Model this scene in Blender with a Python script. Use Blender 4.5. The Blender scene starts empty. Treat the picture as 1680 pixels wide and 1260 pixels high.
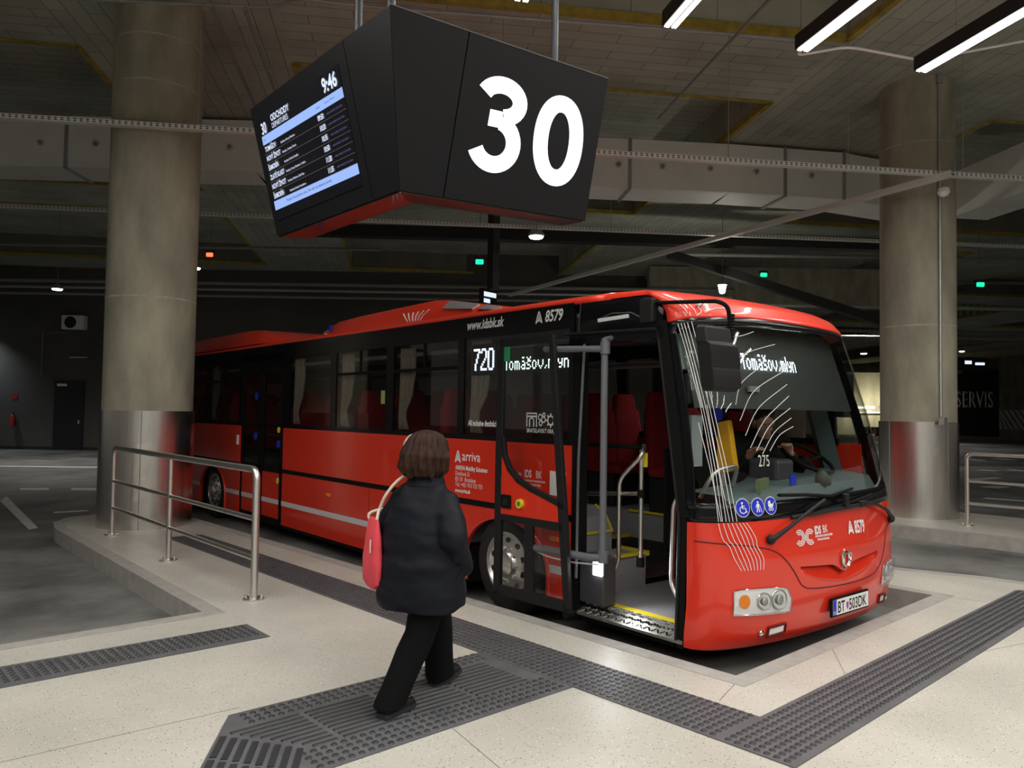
import bpy, bmesh, math, random
from math import sin, cos, pi, radians, sqrt, atan2
from mathutils import Vector, Matrix, Euler, noise
random.seed(7)
S = bpy.context.scene
COL = S.collection

# ------------------------------------------------------------------ camera, world, exposure
CAM_H, F_PX, PITCH, ROLL, YAW = 1.55, 1270.0, radians(2.1), radians(0.87), radians(47.2)
fw = Vector((cos(PITCH)*cos(YAW), cos(PITCH)*sin(YAW), sin(PITCH)))
r0 = Vector((sin(YAW), -cos(YAW), 0)); u0 = r0.cross(fw)
rt = cos(ROLL)*r0 + sin(ROLL)*u0; up = -sin(ROLL)*r0 + cos(ROLL)*u0
cam = bpy.data.cameras.new('camera'); camo = bpy.data.objects.new('camera', cam); COL.objects.link(camo)
cam.sensor_fit = 'HORIZONTAL'; cam.sensor_width = 36.0; cam.lens = F_PX/1680*36.0
cam.clip_start = 0.05; cam.clip_end = 400
m = Matrix((rt, up, -fw)).transposed().to_4x4(); m.translation = (0, 0, CAM_H)
camo.matrix_world = m
S.camera = camo
S.view_settings.view_transform = 'Standard'; S.view_settings.look = 'None'
S.view_settings.exposure = 0.06; S.view_settings.gamma = 1.0
S.view_settings.use_curve_mapping = False
w = bpy.data.worlds.new('hall'); S.world = w; w.use_nodes = True
w.node_tree.nodes['Background'].inputs[0].default_value = (1.0, 0.93, 0.83, 1)
w.node_tree.nodes['Background'].inputs[1].default_value = 0.17
S.cycles.max_bounces = 8; S.cycles.transparent_max_bounces = 24
S.cycles.sample_clamp_indirect = 4.0
LAMP_W = 40.0          # watts of one linear platform lamp
SPOT_W = 150.0          # watts of one small lamp deep in the hall

# ------------------------------------------------------------------ materials
MATS = {}
def mat(name, col, rough=0.5, metal=0.0, var=0.0, scale=4.0, bump=0.0, bscale=40.0, coat=0.0, spec=None, emit=None, estr=0.0, stretch=None, col2=None):
    m = bpy.data.materials.new(name); m.use_nodes = True
    nt = m.node_tree; n = nt.nodes; L = nt.links; b = n['Principled BSDF']
    c = tuple(col)+(1,)
    b.inputs['Base Color'].default_value = c; b.inputs['Roughness'].default_value = rough
    b.inputs['Metallic'].default_value = metal
    if coat: b.inputs['Coat Weight'].default_value = coat; b.inputs['Coat Roughness'].default_value = 0.06
    if spec is not None: b.inputs['Specular IOR Level'].default_value = spec
    if emit: b.inputs['Emission Color'].default_value = tuple(emit)+(1,); b.inputs['Emission Strength'].default_value = estr
    tc = n.new('ShaderNodeTexCoord'); src = tc.outputs['Object']
    if stretch:
        mp = n.new('ShaderNodeMapping'); mp.inputs['Scale'].default_value = stretch
        L.new(src, mp.inputs['Vector']); src = mp.outputs['Vector']
    if var or col2:
        t = n.new('ShaderNodeTexNoise'); t.inputs['Scale'].default_value = scale; t.inputs['Detail'].default_value = 6
        t.inputs['Roughness'].default_value = 0.62
        L.new(src, t.inputs['Vector'])
        r = n.new('ShaderNodeValToRGB'); r.color_ramp.elements[0].position = 0.3; r.color_ramp.elements[1].position = 0.72
        c2 = col2 if col2 else tuple(x*(1+var) for x in col)
        c1 = tuple(x*(1-var) for x in col)
        r.color_ramp.elements[0].color = tuple(c1)+(1,); r.color_ramp.elements[1].color = tuple(c2)+(1,)
        L.new(t.outputs['Fac'], r.inputs['Fac']); L.new(r.outputs['Color'], b.inputs['Base Color'])
    if bump:
        t2 = n.new('ShaderNodeTexNoise'); t2.inputs['Scale'].default_value = bscale; t2.inputs['Detail'].default_value = 4
        L.new(src, t2.inputs['Vector'])
        bp = n.new('ShaderNodeBump'); bp.inputs['Strength'].default_value = bump; bp.inputs['Distance'].default_value = 0.01
        L.new(t2.outputs['Fac'], bp.inputs['Height']); L.new(bp.outputs['Normal'], b.inputs['Normal'])
    MATS[name] = m
    return m
def emis(name, col, s):
    m = bpy.data.materials.new(name); m.use_nodes = True; nt = m.node_tree; nt.nodes.clear()
    o = nt.nodes.new('ShaderNodeOutputMaterial'); e = nt.nodes.new('ShaderNodeEmission')
    e.inputs[0].default_value = tuple(col)+(1,); e.inputs[1].default_value = s
    nt.links.new(e.outputs[0], o.inputs[0]); return m
def glass(name, tint, refl=1.0, rough=0.02):
    m = bpy.data.materials.new(name); m.use_nodes = True; nt = m.node_tree; nt.nodes.clear(); n = nt.nodes; L = nt.links
    o = n.new('ShaderNodeOutputMaterial'); t = n.new('ShaderNodeBsdfTransparent'); g = n.new('ShaderNodeBsdfGlossy')
    t.inputs[0].default_value = tuple(tint)+(1,); g.inputs['Roughness'].default_value = rough
    f = n.new('ShaderNodeLayerWeight'); f.inputs[0].default_value = 0.5
    pw = n.new('ShaderNodeMath'); pw.operation = 'POWER'; pw.inputs[1].default_value = 4.0; L.new(f.outputs['Facing'], pw.inputs[0])
    mu = n.new('ShaderNodeMath'); mu.operation = 'MULTIPLY_ADD'; mu.inputs[1].default_value = 0.8*refl; mu.inputs[2].default_value = 0.022*refl
    L.new(pw.outputs[0], mu.inputs[0]); x = n.new('ShaderNodeMixShader')
    L.new(mu.outputs[0], x.inputs[0]); L.new(t.outputs[0], x.inputs[1]); L.new(g.outputs[0], x.inputs[2]); L.new(x.outputs[0], o.inputs[0])
    return m

RED = mat('red_paint', (0.70, 0.028, 0.008), 0.32, var=0.04, scale=1.5, coat=0.7)
ROOFRED = mat('roof_red_paint', (0.74, 0.034, 0.012), 0.35, coat=0.5)
BLACK = mat('black_gloss', (0.005, 0.005, 0.006), 0.2, spec=0.3)
RUBBER = mat('black_rubber', (0.007, 0.007, 0.007), 0.65, bump=0.05, spec=0.1)
PLASTIC = mat('black_plastic', (0.012, 0.012, 0.013), 0.5, spec=0.25, bump=0.08, bscale=220)
GREYPLAST = mat('grey_plastic', (0.045, 0.045, 0.05), 0.5, bump=0.1, bscale=250)
UNDER = mat('underbody', (0.006, 0.006, 0.006), 0.9)
WHITE = mat('white_film', (0.82, 0.82, 0.82), 0.45)
STRIPE = mat('grey_white_stripe', (0.62, 0.62, 0.64), 0.4)
STEEL = mat('stainless_steel', (0.74, 0.72, 0.68), 0.36, 1.0, var=0.06, scale=3, stretch=(60, 60, 1.5))
CLAD = mat('column_cladding_steel', (0.68, 0.66, 0.62), 0.27, 1.0, var=0.1, scale=5, stretch=(8, 8, 0.35))
CHROME = mat('chrome', (0.8, 0.8, 0.8), 0.08, 1.0)
RIM = mat('polished_alloy', (0.85, 0.84, 0.80), 0.26, 0.9)
GALV = mat('galvanised_steel', (0.42, 0.43, 0.43), 0.45, 0.7, var=0.12, scale=6)
ALU = mat('chequer_aluminium', (0.55, 0.54, 0.5), 0.3, 0.9, var=0.2, scale=20)
GREYPOLE = mat('grey_painted_pole', (0.13, 0.135, 0.15), 0.4)
TIRE = mat('tyre_rubber', (0.012, 0.012, 0.013), 0.75, bump=0.2, bscale=60)
FLOORGREY = mat('grey_bus_lino', (0.29, 0.295, 0.305), 0.6, var=0.06, scale=60)
YELLOW = mat('yellow_edge', (0.78, 0.62, 0.03), 0.45)
SEATRED = mat('red_seat_cloth', (0.30, 0.008, 0.012), 0.85, var=0.25, scale=40)
SEATDARK = mat('dark_seat_shell', (0.02, 0.02, 0.022), 0.6)
TEAL = mat('teal_grey_dashboard', (0.085, 0.12, 0.12), 0.55, bump=0.05, bscale=300)
DASHBLK = mat('dashboard_black', (0.012, 0.012, 0.012), 0.5)
INTGREY = mat('interior_grey_panel', (0.20, 0.20, 0.21), 0.6)
CURTAIN = mat('beige_curtain', (0.42, 0.35, 0.28), 0.9, var=0.2, scale=14, stretch=(1, 6, 0.4))
WIN = glass('tinted_window', (0.74, 0.75, 0.74), 1.0)
WSCREEN = glass('windscreen_glass', (0.92, 0.94, 0.935), 0.8)
DOORGLASS = glass('door_glass', (0.92, 0.925, 0.92), 1.0)
LENS = glass('lamp_lens', (0.93, 0.94, 0.95), 1.0)
ORANGE = mat('orange_indicator', (0.85, 0.24, 0.01), 0.3)
BLUE = mat('blue_sticker', (0.012, 0.03, 0.5), 0.4)
LED = emis('led_white', (0.80, 0.92, 1.0), 5.0)
LEDBLUE = emis('led_bluish', (0.66, 0.74, 1.0), 5.0)
LEDGREEN = emis('led_greenish', (0.72, 1.0, 0.92), 4.5)
DARKPANEL = mat('display_panel', (0.022, 0.025, 0.022), 0.5)
CREAMLOGO = mat('pale_logo', (0.80, 0.80, 0.78), 0.5)
SIGNBLK = mat('sign_black_sheet', (0.010, 0.010, 0.011), 0.5, spec=0.08)
SIGNBOT = mat('sign_gloss_underside', (0.05, 0.05, 0.052), 0.08, 0.6)
LIT = emis('backlit_white', (1.0, 1.0, 1.0), 1.5)
SCRWHITE = emis('screen_white', (0.72, 0.80, 1.0), 1.1)
SCRBLUE = emis('screen_pale_blue', (0.34, 0.50, 1.0), 1.0)
SCRDIM = emis('screen_dim_violet', (0.30, 0.28, 0.62), 0.4)
SCRLINE = emis('screen_rule', (0.45, 0.36, 0.34), 0.35)
SCREEN = mat('screen_dark', (0.012, 0.012, 0.016), 0.12)
LAMPLIT = emis('lamp_tube', (1.0, 0.96, 0.90), 9.0)
SPOTLIT = emis('spot_lens', (1.0, 0.97, 0.92), 14.0)
GREENLIT = emis('green_signal', (0.01, 1.0, 0.30), 2.2)
REDLIT = emis('red_signal', (1.0, 0.08, 0.03), 4.0)
COOLLIT = emis('cool_lamp', (0.75, 0.95, 1.0), 7.0)
STRIPLIT = emis('strip_lamp', (1.0, 0.93, 0.75), 4.0)
STEPLIT = emis('step_lamp', (1.0, 1.0, 1.0), 12.0)
BLKMETAL = mat('black_lamp_housing', (0.012, 0.012, 0.012), 0.5)
DUCT = mat('pale_duct_sheet', (0.76, 0.775, 0.73), 0.6, var=0.05, scale=2)
PIPE = mat('dull_pipe', (0.22, 0.22, 0.21), 0.5, var=0.1)
WALLDK = mat('dark_grey_wall', (0.085, 0.082, 0.074), 0.9, var=0.18, scale=0.5)
WALLCON = mat('far_concrete_wall', (0.30, 0.28, 0.20), 0.9, var=0.35, scale=0.6, stretch=(1, 1, 0.4))
BLKWALL = mat('black_clad_wall', (0.02, 0.02, 0.02), 0.7)
DOORDK = mat('dark_door', (0.012, 0.013, 0.017), 0.45)
PAINT = mat('road_paint_white', (0.66, 0.66, 0.64), 0.7, var=0.12, scale=9)
KERB = mat('kerb_concrete', (0.36, 0.345, 0.32), 0.8, var=0.16, scale=7, bump=0.15)
RUBTILE = mat('tactile_grey_rubber', (0.105, 0.108, 0.115), 0.55, var=0.22, scale=5, bump=0.1, bscale=120)
STUD = mat('tactile_stud_grey', (0.034, 0.036, 0.04), 0.45, var=0.2, scale=9)
YRIM = mat('yellowed_edge', (0.34, 0.26, 0.04), 0.85, var=0.35, scale=5)
SKIN = mat('skin', (0.55, 0.30, 0.21), 0.5)
HAIR = mat('brown_hair', (0.030, 0.012, 0.006), 0.5, spec=0.2, var=0.6, scale=14, bump=0.8, bscale=55, stretch=(2.2, 2.2, 0.35))
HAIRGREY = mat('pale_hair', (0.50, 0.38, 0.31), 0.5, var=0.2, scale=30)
COAT = mat('navy_quilted_coat', (0.0052, 0.0066, 0.011), 0.6, spec=0.18, var=0.15, scale=8, bump=0.5, bscale=9)
TROUSER = mat('black_trousers', (0.003, 0.003, 0.0035), 0.9, spec=0.15)
SHOE = mat('black_shoes', (0.006, 0.006, 0.006), 0.5, spec=0.3)
SOLE = mat('shoe_sole', (0.025, 0.025, 0.027), 0.6)
PINK = mat('coral_pink_cloth', (0.72, 0.062, 0.085), 0.8, var=0.1, scale=6, bump=0.2, bscale=14)
STRAP = mat('cream_strap', (0.68, 0.60, 0.50), 0.8)
TRAYM = mat('bright_tray_steel', (0.66, 0.66, 0.64), 0.5, 0.15)
HANGER = mat('dark_hanging_pole', (0.03, 0.033, 0.04), 0.5)
CONC = None

def terrazzo():
    m = bpy.data.materials.new('cream_terrazzo'); m.use_nodes = True; nt = m.node_tree; n = nt.nodes; L = nt.links
    b = n['Principled BSDF']; b.inputs['Roughness'].default_value = 0.42
    tc = n.new('ShaderNodeTexCoord')
    base = n.new('ShaderNodeTexNoise'); base.inputs['Scale'].default_value = 0.9; base.inputs['Detail'].default_value = 5
    L.new(tc.outputs['Object'], base.inputs['Vector'])
    r = n.new('ShaderNodeValToRGB'); r.color_ramp.elements[0].color = (0.46, 0.445, 0.395, 1); r.color_ramp.elements[1].color = (0.575, 0.555, 0.50, 1)
    r.color_ramp.elements[0].position = 0.35; r.color_ramp.elements[1].position = 0.65
    L.new(base.outputs['Fac'], r.inputs['Fac'])
    prev = r.outputs['Color']
    for sc, thr, col, seed in ((62, 0.21, (0.07, 0.065, 0.06, 1), 0.0), (48, 0.15, (0.86, 0.85, 0.82, 1), 3.7), (95, 0.15, (0.28, 0.25, 0.21, 1), 9.1)):
        mp = n.new('ShaderNodeMapping'); mp.inputs['Location'].default_value = (seed, seed*2, 0)
        L.new(tc.outputs['Object'], mp.inputs['Vector'])
        v = n.new('ShaderNodeTexVoronoi'); v.inputs['Scale'].default_value = sc
        L.new(mp.outputs['Vector'], v.inputs['Vector'])
        lt = n.new('ShaderNodeMath'); lt.operation = 'LESS_THAN'; lt.inputs[1].default_value = thr
        L.new(v.outputs['Distance'], lt.inputs[0])
        sp = n.new('ShaderNodeSeparateColor'); L.new(v.outputs['Color'], sp.inputs[0])
        g = n.new('ShaderNodeMath'); g.operation = 'GREATER_THAN'; g.inputs[1].default_value = 0.55
        L.new(sp.outputs[0], g.inputs[0])
        mu = n.new('ShaderNodeMath'); mu.operation = 'MULTIPLY'; L.new(lt.outputs[0], mu.inputs[0]); L.new(g.outputs[0], mu.inputs[1])
        mx = n.new('ShaderNodeMix'); mx.data_type = 'RGBA'
        L.new(mu.outputs[0], mx.inputs['Factor']); L.new(prev, mx.inputs['A']); mx.inputs['B'].default_value = col
        prev = mx.outputs['Result']
    L.new(prev, b.inputs['Base Color']); return m
def asphalt():
    m = mat('road_asphalt', (0.185, 0.184, 0.178), 0.62, var=0.6, scale=0.85, bump=0.25, bscale=90, spec=0.4)
    return m
def concrete(name, col, joints=None):
    m = mat(name, col, 0.85, var=0.34, scale=2.2, bump=0.2, bscale=12, stretch=(1, 1, 0.35)); return m
def planks(rot=0.0):
    m = bpy.data.materials.new('board_marked_concrete'); m.use_nodes = True; nt = m.node_tree; n = nt.nodes; L = nt.links
    b = n['Principled BSDF']; b.inputs['Roughness'].default_value = 0.9
    tc = n.new('ShaderNodeTexCoord'); mp = n.new('ShaderNodeMapping'); L.new(tc.outputs['Object'], mp.inputs['Vector'])
    mp.inputs['Rotation'].default_value = (0, 0, rot)
    br = n.new('ShaderNodeTexBrick'); br.inputs['Scale'].default_value = 1.0
    br.inputs['Brick Width'].default_value = 1.25; br.inputs['Row Height'].default_value = 0.25; br.inputs['Mortar Size'].default_value = 0.007
    br.inputs['Color1'].default_value = (0.47, 0.49, 0.41, 1); br.inputs['Color2'].default_value = (0.405, 0.42, 0.35, 1); br.inputs['Mortar'].default_value = (0.22, 0.205, 0.165, 1)
    L.new(mp.outputs['Vector'], br.inputs['Vector'])
    ns = n.new('ShaderNodeTexNoise'); ns.inputs['Scale'].default_value = 0.8; ns.inputs['Detail'].default_value = 6; L.new(tc.outputs['Object'], ns.inputs['Vector'])
    mx = n.new('ShaderNodeMix'); mx.data_type = 'RGBA'; mx.blend_type = 'MULTIPLY'; mx.inputs['Factor'].default_value = 0.75
    r = n.new('ShaderNodeValToRGB'); r.color_ramp.elements[0].position = 0.3; r.color_ramp.elements[0].color = (0.55, 0.55, 0.55, 1); r.color_ramp.elements[1].position = 0.7
    L.new(ns.outputs['Fac'], r.inputs['Fac']); L.new(br.outputs['Color'], mx.inputs['A']); L.new(r.outputs['Color'], mx.inputs['B'])
    L.new(mx.outputs['Result'], b.inputs['Base Color'])
    bp = n.new('ShaderNodeBump'); bp.inputs['Strength'].default_value = 0.5; bp.inputs['Distance'].default_value = 0.02
    L.new(br.outputs['Fac'], bp.inputs['Height']); bp.invert = True; L.new(bp.outputs['Normal'], b.inputs['Normal'])
    return m
TERR = terrazzo(); ROAD = asphalt(); CONC = concrete('column_concrete', (0.315, 0.295, 0.225)); PLANK = planks(); PLANK2 = planks(pi/2)

# ------------------------------------------------------------------ mesh builder
class MB:
    def __init__(s): s.bm = bmesh.new()
    def face(s, pts, mi=0):
        f = s.bm.faces.new([s.bm.verts.new(p) for p in pts]); f.material_index = mi; return s
    def hexa(s, p, mi=0):      # 8 corners: bottom 4 (ccw), top 4
        v = [s.bm.verts.new(q) for q in p]
        for a in ((3, 2, 1, 0), (4, 5, 6, 7), (0, 1, 5, 4), (1, 2, 6, 5), (2, 3, 7, 6), (3, 0, 4, 7)):
            s.bm.faces.new([v[i] for i in a]).material_index = mi
        return s
    def box(s, x0, x1, y0, y1, z0, z1, mi=0):
        return s.hexa([(x0, y0, z0), (x1, y0, z0), (x1, y1, z0), (x0, y1, z0), (x0, y0, z1), (x1, y0, z1), (x1, y1, z1), (x0, y1, z1)], mi)
    def obox(s, c, ax, ay, az, hx, hy, hz, mi=0):
        c = Vector(c); ax, ay, az = Vector(ax)*hx, Vector(ay)*hy, Vector(az)*hz
        return s.hexa([c-ax-ay-az, c+ax-ay-az, c+ax+ay-az, c-ax+ay-az, c-ax-ay+az, c+ax-ay+az, c+ax+ay+az, c-ax+ay+az], mi)
    def bar(s, p, q, wd, ht, upv=(0, 0, 1), mi=0):
        p, q = Vector(p), Vector(q); d = (q-p); l = d.length; d.normalize()
        sd = d.cross(Vector(upv)).normalized(); u2 = sd.cross(d)
        return s.obox((p+q)/2, d, sd, u2, l/2, wd/2, ht/2, mi)
    def loft(s, rings, close=True, caps=True, mi=0):
        vr = [[s.bm.verts.new(p) for p in r] for r in rings]
        for a, b in zip(vr, vr[1:]):
            n = len(a)
            for i in range(n if close else n-1):
                j = (i+1) % n
                s.bm.faces.new((a[i], a[j], b[j], b[i])).material_index = mi
        if caps and close:
            s.bm.faces.new(list(reversed(vr[0]))).material_index = mi; s.bm.faces.new(vr[-1]).material_index = mi
        return s
    def tube(s, pts, r, n=10, mi=0, caps=True):
        pts = [Vector(p) for p in pts]; rings = []; R = r if isinstance(r, (list, tuple)) else [r]*len(pts)
        t0 = (pts[1]-pts[0]).normalized(); a = t0.orthogonal().normalized()
        for i, p in enumerate(pts):
            t = ((pts[min(i+1, len(pts)-1)]-pts[max(i-1, 0)])).normalized()
            a = (a - t*a.dot(t)); a = a.normalized() if a.length > 1e-6 else t.orthogonal().normalized()
            b = t.cross(a)
            rings.append([p+(a*cos(2*pi*k/n)+b*sin(2*pi*k/n))*R[i] for k in range(n)])
        return s.loft(rings, True, caps, mi)
    def lathe(s, prof, c=(0, 0, 0), axis='z', n=32, mi=0, caps=True):
        c = Vector(c); rings = []
        for r, h in prof:
            ring = []
            for k in range(n):
                a = 2*pi*k/n
                v = {'z': (r*cos(a), r*sin(a), h), 'x': (h, r*cos(a), r*sin(a)), 'y': (r*sin(a), h, r*cos(a))}[axis]
                ring.append(c+Vector(v))
            rings.append(ring)
        return s.loft(rings, True, caps, mi)
    def ball(s, c, rx, ry=None, rz=None, u=16, v=10, R=None, mi=0):
        ry = rx if ry is None else ry; rz = rx if rz is None else rz; c = Vector(c); rings = []
        for j in range(v+1):
            th = -pi/2+pi*(j/v)*0.998+0.003; ring = []
            for k in range(u):
                a = 2*pi*k/u; q = Vector((rx*cos(th)*cos(a), ry*cos(th)*sin(a), rz*sin(th)))
                ring.append(c+(R @ q if R else q))
            rings.append(ring)
        return s.loft(rings, True, True, mi)
    def prism(s, poly, z0, z1, mi=0, f=None):
        f = f or (lambda a, b, c: (a, b, c))
        lo = [s.bm.verts.new(f(a, b, z0)) for a, b in poly]; hi = [s.bm.verts.new(f(a, b, z1)) for a, b in poly]
        n = len(poly)
        s.bm.faces.new(list(reversed(lo))).material_index = mi; s.bm.faces.new(hi).material_index = mi
        for i in range(n): s.bm.faces.new((lo[i], lo[(i+1) % n], hi[(i+1) % n], hi[i])).material_index = mi
        return s
    def build(s, name, mats, parent=None, smooth=False, bevel=0.0, off=(0, 0, 0), mods=None, label=None):
        bmesh.ops.recalc_face_normals(s.bm, faces=s.bm.faces)
        me = bpy.data.meshes.new(name); s.bm.to_mesh(me); s.bm.free()
        for mt in (mats if isinstance(mats, (list, tuple)) else [mats]): me.materials.append(mt)
        o = bpy.data.objects.new(name, me); COL.objects.link(o); o.location = off
        if parent: o.parent = parent
        if smooth:
            for p in me.polygons: p.use_smooth = True
            try: me.set_sharp_from_angle(angle=radians(smooth if smooth > 1 else 38))
            except Exception: pass
        if bevel:
            b = o.modifiers.new('bevel', 'BEVEL'); b.width = bevel; b.segments = 2; b.limit_method = 'ANGLE'
        if label: o['label'] = label
        return o
def apply_mods(o):
    dg = bpy.context.evaluated_depsgraph_get(); me = bpy.data.meshes.new_from_object(o.evaluated_get(dg))
    o.modifiers.clear(); o.data = me
    for p in me.polygons: p.use_smooth = True
    return o
def melt(o, voxel, smooth=4, it_fac=0.6, sub=0):
    m = o.modifiers.new('r', 'REMESH'); m.mode = 'VOXEL'; m.voxel_size = voxel; m.use_smooth_shade = True
    s = o.modifiers.new('s', 'SMOOTH'); s.iterations = smooth; s.factor = it_fac
    return apply_mods(o)
def tag(o, label, cat=None, group=None, kind=None):
    o['label'] = label
    if cat: o['category'] = cat
    if group: o['group'] = group
    if kind: o['kind'] = kind
    return o
def struct(o, label=None):
    o['kind'] = 'structure'
    if label: o['label'] = label
    return o
def empty(name, loc, rz=0, label=None, cat=None, group=None):
    o = bpy.data.objects.new(name, None); COL.objects.link(o); o.location = loc; o.rotation_euler = (0, 0, rz); o.empty_display_size = 0.2
    if label: tag(o, label, cat, group)
    return o
def text_mesh(s, size, wx=1.0, bold=0.0, shear=0.0, align='LEFT', spacing=1.0):
    c = bpy.data.curves.new('t', 'FONT'); c.body = s; c.size = size; c.offset = bold; c.shear = shear; c.align_x = align; c.space_character = spacing
    c.resolution_u = 3; c.fill_mode = 'FRONT' if hasattr(c, 'fill_mode') else c.fill_mode
    o = bpy.data.objects.new('t', c); COL.objects.link(o)
    dg = bpy.context.evaluated_depsgraph_get(); dg.update()
    me = bpy.data.meshes.new_from_object(o.evaluated_get(dg)); bpy.data.objects.remove(o)
    for v in me.vertices: v.co.x *= wx
    return me
def put(me, fn, name, mt, parent, off=(0, 0, 0), extr=0.0):
    for v in me.vertices: v.co = fn(v.co.x, v.co.y)
    me.materials.clear(); me.materials.append(mt); me.update()
    me.name = name
    o = bpy.data.objects.new(name, me); COL.objects.link(o); o.parent = parent; o.location = off
    if extr:
        sd = o.modifiers.new('thickness', 'SOLIDIFY'); sd.thickness = extr; sd.offset = 0
    return o
def stroke(pts, wd, closed=False, n=None):
    """flat ribbon polygons (u, v) of a centre line"""
    P = [Vector((a, b, 0)) for a, b in pts]; L = []; n = len(P)
    for i, p in enumerate(P):
        a = P[(i-1) % n] if closed or i > 0 else p; b = P[(i+1) % n] if closed or i < n-1 else p
        t = (b-a).normalized(); s = Vector((-t.y, t.x, 0)); L.append((p+s*wd/2, p-s*wd/2))
    Q = []
    for i in range(n if closed else n-1):
        j = (i+1) % n; Q.append([(q.x, q.y) for q in (L[i][0], L[i][1], L[j][1], L[j][0])])
    return Q
def ribbons(polys, fn, name, mt, parent, off=(0, 0, 0), extr=0.0):
    bm = bmesh.new()
    for P in polys: bm.faces.new([bm.verts.new(fn(a, b)) for a, b in P])
    bmesh.ops.remove_doubles(bm, verts=bm.verts, dist=1e-6); bmesh.ops.recalc_face_normals(bm, faces=bm.faces)
    me = bpy.data.meshes.new(name); bm.to_mesh(me); bm.free(); me.materials.append(mt)
    o = bpy.data.objects.new(name, me); COL.objects.link(o); o.parent = parent; o.location = off
    if extr:
        sd = o.modifiers.new('thickness', 'SOLIDIFY'); sd.thickness = extr; sd.offset = 0
    return o
def arc(cx, cy, rx, ry, a0, a1, n=16):
    return [(cx+rx*cos(radians(a0+(a1-a0)*i/n)), cy+ry*sin(radians(a0+(a1-a0)*i/n))) for i in range(n+1)]
def lerp(xs, ys, x):
    if x <= xs[0]: return ys[0]
    for a, b, c, d in zip(xs, xs[1:], ys, ys[1:]):
        if x <= b: return c+(d-c)*(x-a)/(b-a)
    return ys[-1]
def copy_tree(o, parent=None):
    c = o.copy(); COL.objects.link(c); c.parent = parent
    for k in list(o.children): copy_tree(k, c)
    return c
def round_path(pts, r, n=5):
    P = [Vector(p) for p in pts]; out = [P[0]]
    for a, b, c in zip(P, P[1:], P[2:]):
        d1 = (a-b); d2 = (c-b); k = min(r, d1.length*0.45, d2.length*0.45); p0 = b+d1.normalized()*k; p2 = b+d2.normalized()*k
        for i in range(n+1):
            t = i/n; out.append(p0*(1-t)**2+b*2*t*(1-t)+p2*t*t)
    return out+[P[-1]]
# ------------------------------------------------------------------ setting: road, platforms, kerbs
RZ = -0.17
b = MB(); b.box(-40, 110, -60, 110, RZ-0.3, RZ); struct(b.build('road', ROAD), 'dark grey asphalt of the bus lanes and bays')
PLAT = [(-14, -14), (-14, 5.93), (2.33, 5.93), (2.47, 11.1), (2.58, 11.7), (2.85, 12.1), (3.3, 12.25), (3.75, 12.1), (4.07, 11.6), (4.17, 11.0), (4.17, 2.50),
        (7.40, 2.50), (7.40, 6.0), (7.6, 6.4), (7.9, 6.3), (8.22, 4.2), (8.45, 3.2), (8.66, 2.5), (8.72, 1.9), (8.74, -0.85),
        (11.72, -0.85), (11.74, 4.9), (11.95, 5.7), (12.6, 6.1), (13.4, 6.1), (14.1, 5.6), (14.3, 4.9), (14.3, -4.2), (30, -4.2), (30, -14)]
b = MB(); b.prism(PLAT, RZ-0.1, 0.0); struct(b.build('platform_floor', TERR), 'cream terrazzo platform floor with dark and white chips')
KE = PLAT[1:28]
def offs(poly, d):
    out = []
    for i, p in enumerate(poly):
        a = Vector(poly[max(i-1, 0)]); c = Vector(poly[min(i+1, len(poly)-1)]); q = Vector(p)
        n1 = (q-a) if i else (c-q); n2 = (c-q) if i < len(poly)-1 else (q-a)
        n1 = n1.normalized(); n2 = n2.normalized()
        m1 = Vector((n1.y, -n1.x)); m2 = Vector((n2.y, -n2.x)); mm = (m1+m2); 
        mm = mm/max(0.35, mm.dot(m1)) if mm.length > 1e-4 else m1
        out.append(q+mm*d)
    return out
b = MB(); IN = offs(KE, 0.13)
for i in range(len(KE)-1):
    p, q = Vector(KE[i]), Vector(KE[i+1]); a, c = IN[i], IN[i+1]
    o1, o2 = p-(a-p)*0.03, q-(c-q)*0.03
    b.hexa([(o1.x, o1.y, RZ-.02), (a.x, a.y, RZ-.02), (c.x, c.y, RZ-.02), (o2.x, o2.y, RZ-.02), (o1.x, o1.y, .003), (a.x, a.y, .003), (c.x, c.y, .003), (o2.x, o2.y, .003)])
struct(b.build('kerb', KERB), 'grey concrete kerb stones along the bay edges')
JN = mat('floor_joint', (0.12, 0.11, 0.1), 0.8)
b = MB()
for p, q in (((-8, 4.55), (1.75, 3.93)), ((2.42, 3.0), (2.0, 1.2)), ((5.2, 2.4), (4.7, 2.08)), ((5.9, 1.68), (8.6, 0.9)), ((7.42, 2.42), (7.5, 2.1)), ((3.75, 2.35), (4.1, 2.45))):
    b.bar((*p, 0.0), (*q, 0.0), 0.004, 0.001)
struct(b.build('floor_joint', JN), 'thin joint lines in the terrazzo')

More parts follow.
